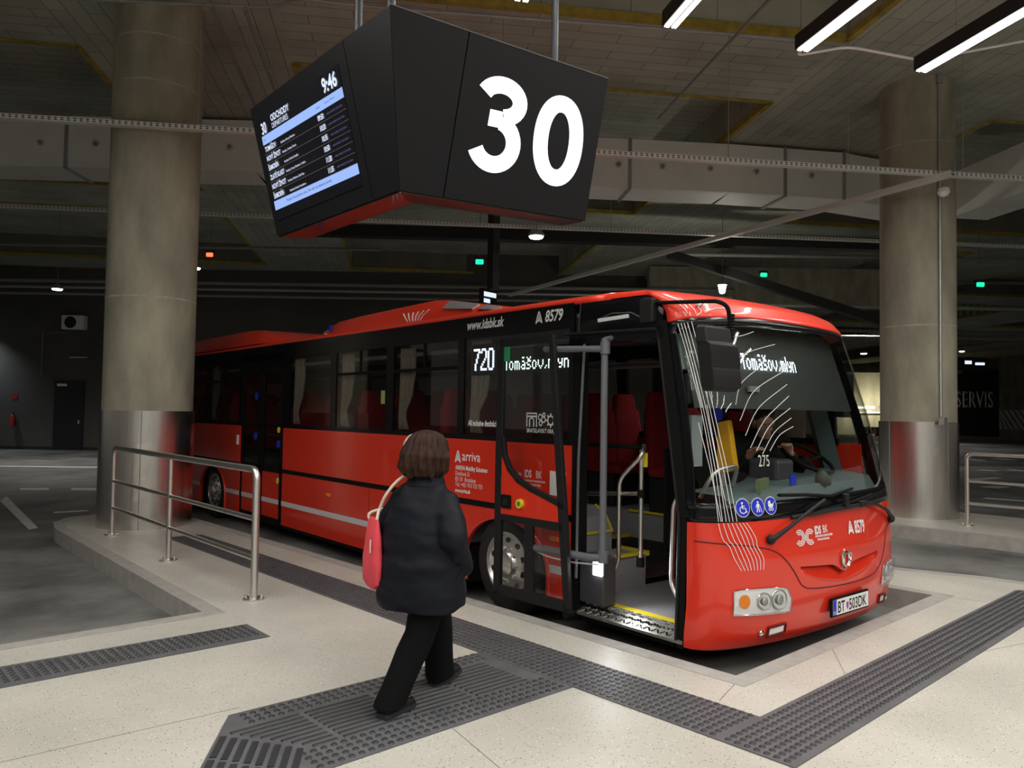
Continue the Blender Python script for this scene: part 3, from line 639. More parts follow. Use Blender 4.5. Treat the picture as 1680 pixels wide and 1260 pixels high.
b = MB(); b.tube([(0, 0, .3), (0, 0, ceil_at(16.3, 18.8)-5.2)], .02, 6); b.build('stem', PIPE, o)
o = empty('info_display.001', (50.2, 14.7, 4.75), atan2(wa.y, wa.x), 'far lit display right of the right column above the black wall', 'display')
b = MB(); b.box(-.7, .7, -.08, .08, -.35, .35); b.build('casing', BLKMETAL, o)
b = MB(); b.box(-.6, -.2, -.09, -.08, .0, .2); b.box(0, .55, -.09, -.08, -.05, .1); b.build('lit_rows', SCRWHITE, o)
b = MB(); b.tube([(0, 0, .35), (0, 0, ceil_at(50.2, 14.7)-4.75)], .02, 6); b.build('stem', PIPE, o)
o = empty('wall_washer', wp(-2.75, 4.9, .9), 0, 'cold lamp washing the dark wall at the left edge of the view', 'ceiling lamp')
b = MB(); b.lathe([(.03, .14), (.1, .1), (.1, .0)], n=16); b.build('shade', GALV, o)
b = MB(); b.lathe([(.09, .0), (.05, -.04)], n=16); b.build('lens', COOLLIT, o)
b = MB(); b.tube([(0, 0, .12), (0, 0, ceil_at(*wp(-2.75, 4.9, .9).xy)-4.9)], .01, 5); b.build('stem', PIPE, o)
l = bpy.data.lights.new('washer_light', 'SPOT'); l.energy = 260; l.spot_size = radians(110); l.spot_blend = .9; l.shadow_soft_size = .1; l.color = (.8, .93, 1)
lo = bpy.data.objects.new('washer_light', l); COL.objects.link(lo); lo.parent = o; lo.location = (0, 0, -.06)
# lit strips on the far wall, barrier
for i, (a, z, l2) in enumerate(((53.9, 2.56, 1.2), (56.6, 2.6, .9))):
    P = wp(a, z, -49.85); o = empty('strip_lamp' if not i else 'strip_lamp.001', P, atan2(wa.y, wa.x), 'left lit strip lamp on the far concrete wall' if not i else 'right lit strip lamp on the far concrete wall', 'wall lamp')
    b = MB(); b.box(-l2, l2, -.12, .1, .1, .2); b.build('housing', GALV, o)
    b = MB(); b.box(-l2, l2, -.14, -.02, -.08, .1); b.build('tube', STRIPLIT, o)
    l = bpy.data.lights.new('strip_light', 'AREA'); l.shape = 'RECTANGLE'; l.size = l2*2; l.size_y = .2; l.energy = 130; l.color = (1, .93, .72)
    lo = bpy.data.objects.new('strip_light', l); COL.objects.link(lo); lo.parent = o; lo.location = (0, -2.2, .4); lo.rotation_euler = (radians(85), 0, 0)
b = MB(); b.tube([wp(50, 2.05, -49.6), wp(62.8, 2.15, -49.6)], .07, 8); tag(b.build('crash_rail', WHITE), 'pale horizontal rail along the lit far wall', 'rail')
o = empty('road_barrier', wp(52.6, RZ, -45), 0, 'red and white striped barrier on the road before the far wall', 'barrier')
b = MB()
for k in range(6): b.obox(wa*(-.9+k*.36)+Vector((0, 0, .5)), wa, wn, (0, 0, 1), .18, .25, .34, k % 2)
b.build('beam', [REDLIT if False else mat('barrier_red', (.5, .03, .02), .5), WHITE], o)
for k in (-.6, .6):
    b = MB(); b.obox(wa*k+Vector((0, 0, .08)), wa, wn, (0, 0, 1), .15, .3, .08); b.build('foot', RUBBER, o)
# ------------------------------------------------------------------ platform number sign with departures screen
SG = empty('platform_sign', (2.815, 4.14, 2.973), 0, 'big black angled hanging box showing number 30 and a departures screen', 'sign')
RU, RV, RN = Vector((.973, -.230, 0)), Vector((-.025, -.104, .994)), Vector((-.229, -.968, -.107))
LU, LV, LN = Vector((-.034, -.999, 0)), Vector((-.135, .005, .991)), Vector((-.990, .033, -.136))
LO = Vector((2.878-2.815, 5.989-4.14, 0))
def RF(u, v, d=0.0): return RU*u+RV*v+RN*d
def LF(u, v, d=0.0): return LO+LU*u+LV*v+LN*d
def panel(fn, poly, thick, nm, mt, d0=0.0):
    b = MB(); lo = [fn(u, v, d0-thick) for u, v in poly]; hi = [fn(u, v, d0) for u, v in poly]; n = len(poly)
    L = [b.bm.verts.new(p) for p in lo]; H = [b.bm.verts.new(p) for p in hi]
    b.bm.faces.new(list(reversed(L))); b.bm.faces.new(H)
    for i in range(n): b.bm.faces.new((L[i], L[(i+1) % n], H[(i+1) % n], H[i]))
    return b.build(nm, mt, SG)
panel(RF, [(.004, 0), (.308, .0), (.423, 1.108), (-.131, 1.134)], .3, 'corner_panel', SIGNBLK)
panel(RF, [(.316, 0), (1.458, 0), (1.572, 1.051), (.431, 1.107)], .3, 'number_panel', SIGNBLK)
panel(LF, [(1.530, 0), (1.848, 0), (1.94, 1.137), (1.335, 1.135)], .3, 'corner_panel', SIGNBLK)
lp = panel(LF, [(0, 0), (1.522, 0), (1.327, 1.135), (-.275, 1.112)], .3, 'screen_panel', SIGNBLK)
panel(RF, [(.02, -.012), (1.44, -.012), (1.44, -.001), (.02, -.001)], .28, 'underside', SIGNBOT, -.01)
panel(LF, [(.02, -.012), (1.84, -.012), (1.84, -.001), (.02, -.001)], .28, 'underside', SIGNBOT, -.01)
panel(RF, [(-.131, 1.136), (1.572, 1.053), (1.572, 1.061), (-.131, 1.144)], .3, 'top_rim', GREYPLAST, 0.002)
# digits: strokes on the number panel
def shear(u, v): return RF(u+(v-.53)*.055, v, .004)
R3 = arc(.715, .735, .135, .092, 152, -80, 18)+arc(.708, .41, .152, .135, 78, -150, 20)
t3 = stroke(arc(.692, .708, .143, .109, 158, -78, 22), .114)
b3 = stroke(arc(.668, .425, .149, .150, 76, -156, 24), .114)
mid = [[(.605, .528), (.71, .528), (.71, .640), (.612, .640)]]
ribbons(t3+b3+mid, shear, 'digit', LIT, SG, extr=.004)
O = [(1.178+.148*math.copysign(abs(cos(a))**.92, cos(a)), .528+.262*math.copysign(abs(sin(a))**.92, sin(a))) for a in [2*pi*i/48 for i in range(48)]]
ribbons(stroke(O, .118, True), shear, 'digit', LIT, SG, extr=.004)
# screen
def SC(s, t, d=.006): return LF(-.116+.168*t+1.36*s, .998-.875*t, d)
b = MB(); b.face([SC(0, 0, .003), SC(1, 0, .003), SC(1, 1, .003), SC(0, 1, .003)])
sc = b.build('screen', SCREEN, SG); sd = sc.modifiers.new('t', 'SOLIDIFY'); sd.thickness = .004; sd.offset = 0
def rect(s0, t0, s1, t1, nm, mt, d=.008):
    b = MB(); b.face([SC(s0, t1, d), SC(s1, t1, d), SC(s1, t0, d), SC(s0, t0, d)]); o = b.build(nm, mt, sc); return o
def stext(txt, s, t, size, mt, wx=.8, bold=.0, align='LEFT', nm='screen_text', d=.010):
    me = text_mesh(txt, size, wx, bold, align=align); return put(me, lambda u, v: SC(s+u/1.36, t-v/.875, d), nm, mt, sc)
rect(0, .19, 1, .275, 'screen_bar', SCRBLUE); rect(0, .818, 1, .905, 'screen_bar', SCRBLUE)
stext('9:46', .965, .155, .15, SCRWHITE, .82, .004, 'RIGHT', 'clock_text')
stext('30', .015, .175, .13, SCRWHITE, .72, .003); stext('ODCHODY', .16, .105, .075, SCRWHITE, .85, .0015); stext('DEPARTURES', .16, .172, .062, SCRWHITE, .8)
rows = [('TOMÁŠOV', 'Bratislava, Most pri Bratislave', '09:50'), ('NOVÝ ŽIVOT', 'Bratislava, Tomášov, Štvrtok', '10:20'), ('ŠAMORÍN', 'Bratislava, Rovinka, Dunajská', '10:35'), ('ZLATÉ KLASY', 'Bratislava, Most pri Bratislave, Tomášov', '10:50'), ('NOVÝ ŽIVOT', 'Bratislava, Miloslavov, Zlaté Klasy', '11:20'), ('ŠAMORÍN', 'Bratislava, Rovinka, Hamuliakovo', '11:35')]
for i, (a, c, tm) in enumerate(rows):
    t = .345+i*.0905
    stext(a, .015, t, .058, SCRWHITE, .74, .0012); stext(c, .23, t, .026, SCRWHITE, .8)
    stext(tm, .70, t, .056, SCRWHITE, .72, .0015); stext('ARRIVA MOBILITY SOLUTIONS', .80, t-.01, .021, SCRDIM, .8)
    rect(0, t+.022, 1, t+.025, 'screen_rule', SCRLINE)
stext('Prajeme Vám príjemnú cestu. We wish you pleasant journey.', .17, .872, .034, SCREEN, .9); stext('Odchod', .70, .245, .024, SCREEN); stext('Dopravca / Operator', .80, .24, .022, SCREEN); stext('Smer', .02, .24, .024, SCREEN)
b = MB()
for p in (LF(1.28, 1.12, -.15), RF(-.06, 1.12, -.17), RF(1.2, 1.08, -.16)): b = MB(); b.tube([p, Vector((p.x, p.y, CEIL+.02-2.973))], .026, 14); b.build('hanging_pole', HANGER, SG, smooth=True)
# ------------------------------------------------------------------ people
def capsule(mb, pts, rs, n=14): mb.tube(pts, rs, n); mb.ball(pts[0], rs[0], u=n, v=8); mb.ball(pts[-1], rs[-1], u=n, v=8)
def ering(z, cx, cy, a, c, n=28, tilt=0.0, e=2.3):
    R = []
    for k in range(n):
        t = 2*pi*k/n; x = a*math.copysign(abs(cos(t))**(2/e), cos(t)); y = c*math.copysign(abs(sin(t))**(2/e), sin(t))
        R.append((cx+x, cy+y, z+tilt*y))
    return R
def head(mb, c, s, yaw=0.0, pitch=0.0):
    """skull, jaw, nose, brow, lips, ears; +y is the face direction"""
    R = Matrix.Rotation(yaw, 3, 'Z') @ Matrix.Rotation(pitch, 3, 'X'); c = Vector(c)
    def q(x, y, z): return c+R @ Vector((x*s, y*s, z*s))
    mb.ball(q(0, -.012, .03), .076*s, .094*s, .088*s, R=R, u=20, v=14)
    mb.ball(q(0, .028, -.045), .058*s, .062*s, .066*s, R=R)
    mb.ball(q(0, .05, -.088), .03*s, .03*s, .022*s, R=R, u=12, v=8)
    mb.tube([q(0, .085, .02), q(0, .103, -.012), q(0, .112, -.028), q(0, .094, -.036)], [.008*s, .011*s, .015*s, .012*s], 8)
    for k in (-1, 1):
        mb.ball(q(k*.032, .074, .025), .024*s, .014*s, .008*s, R=R, u=10, v=6)
        mb.ball(q(k*.04, .058, -.03), .024*s, .02*s, .022*s, R=R, u=10, v=6)
        mb.ball(q(k*.08, -.008, -.008), .009*s, .02*s, .032*s, R=R, u=10, v=6)
    mb.ball(q(0, .083, -.060), .025*s, .010*s, .006*s, R=R, u=10, v=6); mb.ball(q(0, .082, -.071), .022*s, .010*s, .007*s, R=R, u=10, v=6)
    return q, R
def face_parts(q, R, s, parent):
    for k in (-1, 1):
        b = MB(); b.ball(q(k*.032, .079, .008), .012*s, .010*s, .007*s, R=R, u=12, v=8); e = b.build('eye', WHITE, parent, smooth=True)
        b = MB(); b.ball(q(k*.032, .0885, .008), .0045*s, .002*s, .0045*s, R=R, u=10, v=6); b.build('iris', RUBBER, e, smooth=True)
        b = MB(); b.tube([q(k*.016, .088, .028), q(k*.034, .087, .034), q(k*.05, .077, .028)], .0035*s, 6); b.build('eyebrow', HAIR, parent, smooth=True)
    b = MB(); b.tube([q(-.023, .088, -.066), q(0, .096, -.064), q(.023, .088, -.066)], [.003*s, .006*s, .003*s], 8); b.build('lips', mat('lips', (.42, .13, .11), .5), parent, smooth=True)
def hand(mb, wrist, d, palmn, s=1.0, curl=.5):
    """five fingers and a thumb; d = direction of the fingers, palmn = palm normal"""
    d = Vector(d).normalized(); pn = Vector(palmn); pn = (pn-d*pn.dot(d)).normalized(); sd = d.cross(pn); w = Vector(wrist)
    mb.tube([w, w+d*.03*s], .022*s, 10)
    for i, u in enumerate((-.03, -.01, .01, .03)):
        k0 = w+d*.03*s+sd*u*.75*s; k1 = w+d*.088*s+sd*u*s
        mb.tube([k0, k1], [.014*s, .0105*s], 8)
        ln = (.062, .074, .078, .068)[i]*s; p = k1; t = d.copy(); pts = [p]; 
        for sg, f in ((.45, .5), (.32, .9), (.23, .8)):
            a = curl*f; t = (t*cos(a)+pn*sin(a)).normalized(); p = p+t*ln*sg; pts.append(p)
        mb.tube(pts, [.0098*s, .0088*s, .008*s, .0066*s], 8); mb.ball(pts[-1], .0066*s, u=8, v=6)
    b0 = w+d*.03*s-sd*.026*s; b1 = b0+(d*.6-sd*.8).normalized()*.038*s+pn*.008*s; b2 = b1+(d*.9-sd*.25+pn*.25).normalized()*.03*s; b3 = b2+(d+pn*.35).normalized()*.022*s
    mb.tube([b0, b1, b2, b3], [.016*s, .0115*s, .010*s, .0075*s], 8); mb.ball(b3, .0075*s, u=8, v=6)

# woman walking: local x = her right, y = forward
WH = radians(14)
WO = empty('person', (2.538, 3.438, 0.012), WH-pi/2, 'woman in dark navy quilted coat and black trousers walking past the bus door', 'person')
sR, sL = Vector((.128, .02, 1.062)), Vector((-.140, .02, 1.07))
eR, eL = Vector((.258, -.06, .875)), Vector((-.235, -.02, .87)); hR, hL = Vector((.205, .085, .70)), Vector((-.225, .13, .74))
hipR, hipL = Vector((.085, 0, .68)), Vector((-.085, 0, .68)); kR, kL = Vector((.06, -.07, .375)), Vector((-.055, .20, .385)); aR, aL = Vector((.045, -.29, .085)), Vector((-.04, .22, .075))
b = MB(); hc = Vector((.0, .055, 1.30)); q, R = head(b, hc, .96, radians(-14), radians(-6))
b.tube([(0, .0, 1.08), (0, .03, 1.2), (0, .045, 1.27)], [.062, .052, .055], 14)
b.loft([ering(.62, 0, 0, .15, .12), ering(.75, 0, .0, .16, .13), ering(.95, 0, .01, .155, .115), ering(1.08, 0, .02, .17, .10), ering(1.13, 0, .015, .08, .07)])
for s, e, h, t in ((sR, eR, hR, 1), (sL, eL, hL, -1)):
    capsule(b, [s, e], [.052, .04]); capsule(b, [e, h], [.04, .026])
    hand(b, h, (h-e), (-t, 0, 0), .9, .55)
for hp, k, a in ((hipR, kR, aR), (hipL, kL, aL)):
    capsule(b, [hp, k], [.085, .056]); capsule(b, [k, a], [.056, .036])
    f = Vector((0, 1, -.05)); capsule(b, [a-f*.02-Vector((0, 0, .03)), a+f*.13-Vector((0, 0, .045))], [.034, .028])
body = melt(b.build('body', SKIN, WO), .0095, 3)
face_parts(q, R, .96, WO)
# hair: shoulder-length, layered, flicked ends
b = MB(); cq = lambda x, y, z: hc+R @ Vector((x, y, z))
b.ball(cq(0, -.028, .035), .112, .118, .098, R=R, u=28, v=18)
b.ball(cq(0, -.05, -.035), .122, .095, .10, R=R, u=28, v=16)
for i in range(30):
    a = radians(155+i*230/29); rr = .105+.016*random.random()
    p0 = cq(.085*cos(a), -.03+.088*sin(a), .06); p1 = cq((rr+.008)*cos(a), -.03+rr*.98*sin(a), -.02); p2 = cq((rr+.010)*cos(a), -.035+(rr)*sin(a), -.082); k_ = random.random(); p3 = cq((rr-.04+.055*k_)*cos(a), -.04+(rr-.035+.045*k_)*sin(a), -.115-.03*random.random())
    b.tube([p0, p1, p2, p3], [.022, .027, .024, .008], 8)
hair = melt(b.build('hair', HAIR, WO), .0085, 2, .5)
for v in hair.data.vertices:
    p = v.co; ang = atan2(p.y-hc.y, p.x-hc.x); d = (p-Vector((hc.x, hc.y, p.z))); k = .0055*sin(ang*23+p.z*18)+.004*sin(ang*41-p.z*35); 
    if d.length > .02: v.co += d.normalized()*k
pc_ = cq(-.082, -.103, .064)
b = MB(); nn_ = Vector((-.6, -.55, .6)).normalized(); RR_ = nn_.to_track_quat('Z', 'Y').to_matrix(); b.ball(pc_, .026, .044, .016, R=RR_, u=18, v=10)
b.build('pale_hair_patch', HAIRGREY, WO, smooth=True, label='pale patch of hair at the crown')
# coat
b = MB()
b.loft([ering(.485, .0, .0, .245, .205, tilt=.03), ering(.52, 0, 0, .252, .208), ering(.66, 0, -.005, .25, .20), ering(.80, 0, -.005, .238, .188), ering(.93, 0, .0, .218, .176), ering(1.03, 0, .005, .188, .150), ering(1.085, 0, .01, .152, .122), ering(1.13, 0, .012, .125, .098), ering(1.165, 0, .018, .088, .082)])
for s, e, h in ((sR, eR, hR), (sL, eL, hL)):
    md = (s+e)/2; m2 = (e+h)/2
    b.tube([s+Vector((0, 0, -.02)), md, e], [.082, .083, .078], 18); b.ball(s+Vector((0, 0, -.022)), .082, u=18, v=12); b.ball(e, .078, u=16, v=10); b.tube([e, m2, h+(h-e).normalized()*.015], [.078, .07, .062], 18)
coat = melt(b.build('coat', COAT, WO), .0115, 5, .55)
for v in coat.data.vertices:      # quilting folds and creases
    p = v.co; n = v.normal
    f = noise.noise(Vector((p.x*5, p.y*5, p.z*16)))*.010+noise.noise(Vector((p.x*13, p.y*13+3, p.z*24)))*.005
    if p.z < .9 and abs(p.x) < .25: f += .0035*sin(p.z*46+2.2*noise.noise(p*5))
    v.co += n*f
b = MB(); b.loft([ering(1.135, 0, .014, .112, .10), ering(1.17, 0, .02, .095, .092), ering(1.205, 0, .028, .086, .086), ering(1.2, 0, .028, .07, .07)], caps=False); b.build('collar', COAT, WO, smooth=True)
for k, (a, c) in enumerate((((.235, -.1), (.16, -.16)),)):
    b = MB(); b.tube([(.262, .115, .735), (.258, .02, .70), (.245, -.02, .665)], [.004, .006, .004], 6); b.build('pocket_edge', RUBBER, WO)
# trousers
def leg(hp, k, a, nm):
    b = MB(); n = 20; rings = []
    for t, r in ((0, .112), (.35, .105), (.7, .093), (1, .085)): 
        p = hp.lerp(k, t); rings.append([(p.x+r*cos(2*pi*i/n), p.y+r*1.05*sin(2*pi*i/n), p.z) for i in range(n)])
    en = a+Vector((0, 0, -.032))
    for t, r in ((.25, .084), (.5, .080), (.75, .079), (.93, .080), (1, .080)):
        p = k.lerp(en, t); bend = .35 if t == 1 else 0
        rings.append([(p.x+r*cos(2*pi*i/n), p.y+r*1.12*sin(2*pi*i/n), p.z+bend*(-.02)*sin(2*pi*i/n)*-1) for i in range(n)])
    b.loft(rings); o = b.build(nm, TROUSER, WO, smooth=80)
    for v in o.data.vertices:
        p = v.co; v.co += Vector((1, .6, 0))*.006*noise.noise(Vector((p.x*9, p.y*9, p.z*14)))
    return o
leg(hipR, kR, aR, 'trouser_leg'); leg(hipL, kL, aL, 'trouser_leg')
def shoe(a, pitch, nm):
    b = MB(); R = Matrix.Rotation(pitch, 3, 'X'); o = Vector((a.x, a.y, 0)); 
    sh = [(-.07, .03, .062), (-.055, .042, .075), (0, .044, .072), (.06, .046, .054), (.12, .047, .04), (.155, .036, .03), (.17, .014, .018)]
    rings = []
    for y, wv, h in sh: rings.append([o+R @ Vector((wv*cos(t), y, max(0.018, .018+(h)*sin(t))) ) for t in [pi*i/10 for i in range(11)]]+[o+R @ Vector((-wv*.9, y, .012)), o+R @ Vector((wv*.9, y, .012))])
    b.loft(rings); s = b.build(nm, SHOE, WO, smooth=True)
    b = MB(); rings = []
    for y, wv, h in sh: rings.append([o+R @ Vector((wv*1.06*cx, y*1.03, zz)) for cx, zz in ((-1, 0), (1, 0), (1, .022), (-1, .022))])
    b.loft(rings); b.build('sole', SOLE, s, smooth=True); return s
shoe(Vector((.045, -.285, 0)), 0.0, 'shoe'); shoe(Vector((-.04, .225, 0)), radians(9), 'shoe')
# coral tote bag on her left shoulder
TB = empty('tote_bag', WO.matrix_world @ Vector((-.30, .03, .62)), 0, 'coral pink cloth tote bag with cream strap hanging from the woman\'s left shoulder', 'bag')
TB.location = Vector((2.538, 3.438, .012))+Matrix.Rotation(WH-pi/2, 3, 'Z') @ Vector((-.245, -.125, .572)); TB.rotation_euler = (0, 0, WH-pi/2+radians(58))
b = MB(); rings = []
for z, wy, wx in ((0, .085, .022), (.03, .128, .034), (.15, .135, .036), (.28, .118, .028), (.36, .095, .017), (.375, .085, .012)):
    rings.append([(wx*math.copysign(abs(cos(t))**.8, cos(t)), wy*math.copysign(abs(sin(t))**.7, sin(t))-.0+.02*(.375-z), z) for t in [2*pi*i/24 for i in range(24)]])
b.loft(rings); tb = b.build('bag_body', PINK, TB, smooth=True)
for v in tb.data.vertices: v.co += v.normal*.007*noise.noise(v.co*13)
b = MB()
def pb(x, y, z): return Matrix.Rotation(-radians(58), 3, 'Z') @ (Vector((x, y, z))-Vector((-.245, -.125, .572)))
P = [Vector((0, -.06, .35)), Vector((.004, -.058, .39)), pb(-.215, -.112, 1.0), pb(-.165, -.118, 1.08), pb(-.115, -.085, 1.155), pb(-.095, -.01, 1.19), pb(-.11, .07, 1.15), pb(-.20, .12, 1.02), Vector((.002, .06, .40)), Vector((0, .06, .35))]
P = [Vector(p) for p in P]; sm = []
for i in range(len(P)-1):
    for k in range(5):
        t = k/5; p_ = P[max(i-1, 0)]; a_ = P[i]; b_ = P[i+1]; c_ = P[min(i+2, len(P)-1)]
        sm.append(.5*((2*a_)+(-p_+b_)*t+(2*p_-5*a_+4*b_-c_)*t*t+(-p_+3*a_-3*b_+c_)*t**3))
sm.append(P[-1]); b.tube(sm, .0085, 8); b.build('strap', STRAP, TB, smooth=True)
b = MB(); b.box(-.041, -.036, -.085, -.075, .20, .27); b.build('label_tab', STRAP, TB)
# ------------------------------------------------------------------ the bus: local x across (0 = door side), y rearward from the nose, z above the platform
BR = radians(-3)
BUS = empty('bus', (4.3394, 2.5463, RZ), BR, 'long red and black city bus standing in the bay with its front door open', 'bus')
ZO = (0, 0, -RZ)
BW, BL = 2.5, 12.2
ZN = [-.2, .03, .10, .3, .6, .87, 1.2, 1.6, 2.0, 2.2, 2.26, 2.34, 2.40, 2.44, 2.47, 2.49]
YN = [.16, .10, .04, .0, .0, .04, .08, .15, .24, .29, .31, .38, .50, .68, .95, 1.3]
DN = [.36, .36, .42, .44, .44, .40, .38, .36, .34, .33, .32, .31, .30, .27, .2, .1]
NE = 2.4
def PN(z, ph, o=0.0):
    s, c = sin(ph), cos(ph); far = max(0, s)
    T = lerp([.9, 2.0, 2.35], [0, .19, .27], z)*far
    x = 1.25+(1.25+.07*far-T)*math.copysign(abs(s)**(2/NE), s)
    y = lerp(ZN, YN, z)+lerp(ZN, DN, z)*(1-abs(c)**(2/NE))+.10*far*lerp([.9, 2.2], [0, 1], z)
    if o:
        a = .01; e1 = PN(z, min(ph+a, 1.565))-PN(z, max(ph-a, -1.565)); e2 = PN(z+a, ph)-PN(z-a, ph); n = e1.cross(e2).normalized()
        if n.x*(x-1.25)+n.y*(y-1.6) < 0: n = -n
        return Vector((x, y, z))+n*o
    return Vector((x, y, z))
def NX(x, z, o=0.0):     # point of the nose surface at lateral x, height z
    lo, hi = -1.5705, 1.5705
    for _ in range(40):
        md = (lo+hi)/2
        if PN(z, md).x < x: lo = md
        else: hi = md
    return PN(z, (lo+hi)/2, o)
def nose_patch(z0, z1, nz, nm, mt, parent, ph0=-pi/2, ph1=pi/2, nph=44, th=.012, o=0.0, off=ZO, zb0=None, zb1=None):
    """sheet of the nose between two heights (optionally curved borders)"""
    b = MB(); grid = []
    for i in range(nz+1):
        row = []
        for j in range(nph+1):
            ph = ph0+(ph1-ph0)*j/nph; a = zb0(ph) if zb0 else z0; c = zb1(ph) if zb1 else z1
            row.append(b.bm.verts.new(PN(a+(c-a)*i/nz, ph, o)))
        grid.append(row)
    for r, s in zip(grid, grid[1:]):
        for j in range(nph): b.bm.faces.new((r[j], r[j+1], s[j+1], s[j]))
    ob = b.build(nm, mt, parent, smooth=60, off=off)
    if th: sd = ob.modifiers.new('thickness', 'SOLIDIFY'); sd.thickness = th; sd.offset = -1
    return ob
# red front: bumper, panel up to the windscreen
zred = lambda ph: lerp([-1.57, -.9, 0, .9, 1.57], [.845, .855, .872, .885, .885], ph)
fp = nose_patch(.03, 0, 26, 'front_panel', RED, BUS, zb1=zred, th=.03)
# lower lip turning under
b = MB(); rings = [[PN(.03, -pi/2+pi*j/44) for j in range(45)], [PN(.03, -pi/2+pi*j/44)+Vector((0, .03*cos(-pi/2+pi*j/44), -.012)) for j in range(45)], [PN(.03, -pi/2+pi*j/44)+Vector((0, .22*cos(-pi/2+pi*j/44), .01)) for j in range(45)]]
b.loft(rings, False, False); b.build('bumper_lip', RED, fp, smooth=60)
# recessed seam of the front flap, grille slot, emblem
def on_nose(pts, r, nm, mt, parent=fp, o=.0, off=(0, 0, 0), n=6):
    b = MB(); b.tube([NX(x, z, o) for x, z in pts], r, n); return b.build(nm, mt, parent, off=off, smooth=True)
def dens(pts, k=6):
    P = [Vector((a, c, 0)) for a, c in pts]; out = []
    for i in range(len(P)-1):
        p_ = P[max(i-1, 0)]; a_ = P[i]; b_ = P[i+1]; c_ = P[min(i+2, len(P)-1)]
        for j in range(k):
            t = j/k; v = .5*((2*a_)+(-p_+b_)*t+(2*p_-5*a_+4*b_-c_)*t*t+(-p_+3*a_-3*b_+c_)*t**3); out.append((v.x, v.y))
    return out+[pts[-1]]
SEAM = mat('panel_gap', (.10, .004, .002), .7)
on_nose(dens([(.004, .725), (.12, .715), (.30, .695), (.46, .655), (.56, .585), (.64, .50), (.72, .405), (.86, .372), (1.25, .352), (1.6, .355), (1.80, .385), (1.93, .47), (1.99, .56), (2.05, .66), (2.2, .70), (2.46, .715)]), .005, 'panel_seam', SEAM)
def nose_poly(pts, nm, mt, parent, o=.003, off=(0, 0, 0), grid=7, extr=0):
    """filled region between an upper and a lower border: pts = (lower list, upper list)"""
    lo, hi = pts; b = MB(); rows = []
    for i in range(grid+1):
        rows.append([b.bm.verts.new(NX(l[0]+(h[0]-l[0])*i/grid, l[1]+(h[1]-l[1])*i/grid, o)) for l, h in zip(lo, hi)])
    for r, s in zip(rows, rows[1:]):
        for j in range(len(r)-1): b.bm.faces.new((r[j], r[j+1], s[j+1], s[j]))
    ob = b.build(nm, mt, parent, off=off, smooth=60)
    if extr: sd = ob.modifiers.new('t', 'SOLIDIFY'); sd.thickness = extr; sd.offset = 1 if extr > 0 else -1
    return ob
SLOT = RED
gx = [.70+i*(1.82-.70)/20 for i in range(21)]
gl = [(x, .40+.10*abs((x-1.26)/.56)**2.6-.02*(1-abs((x-1.26)/.56))) for x in gx]; gh = [(x, .500+.045*(1-abs((x-1.26)/.56)**2)*0+.035*(abs((x-1.26)/.56)) - (.055*math.exp(-((x-1.25)/.09)**2))) for x in gx]
b = MB(); b.loft([[NX(x, z, -.09) for x, z in gl]+[NX(x, z, -.09) for x, z in reversed(gh)], [NX(x, z, .05) for x, z in gl]+[NX(x, z, .05) for x, z in reversed(gh)]])
cut = b.build('cut', RED, BUS, off=ZO); bo = fp.modifiers.new('cut', 'BOOLEAN'); bo.object = cut; bo.operation = 'DIFFERENCE'; bo.solver = 'EXACT'
apply_mods(fp); fp.data.set_sharp_from_angle(angle=radians(35)); bpy.data.objects.remove(cut)
b = MB(); rows = []
for k in range(7):
    t = k/6; rows.append([b.bm.verts.new(NX(x0+(x1-x0)*t, z0+(z1+.012-z0)*t, -.004)+Vector((0, .062*t**1.3, 0))) for (x0, z0), (x1, z1) in zip(gl, gh)])
for r, s_ in zip(rows, rows[1:]):
    for j in range(len(r)-1): b.bm.faces.new((r[j], r[j+1], s_[j+1], s_[j]))
gr_ = b.build('grille_recess', RED, fp, smooth=60); sd = gr_.modifiers.new('t', 'SOLIDIFY'); sd.thickness = .006; sd.offset = 0
b = MB(); EO = NX(1.254, .535, .012); e = [EO+Vector((.04*cos(t), 0, .048*sin(t))) for t in [2*pi*i/24 for i in range(25)]]; b.tube(e, .009, 8)
for s in (-1, 1): b.tube([EO+Vector((s*.02, -.002, .06)), EO+Vector((s*.062, -.002, .03)), EO+Vector((s*.055, -.002, -.02)), EO+Vector((s*.03, -.002, -.06))], .007, 8)
b.build('emblem', CHROME, fp, smooth=True)
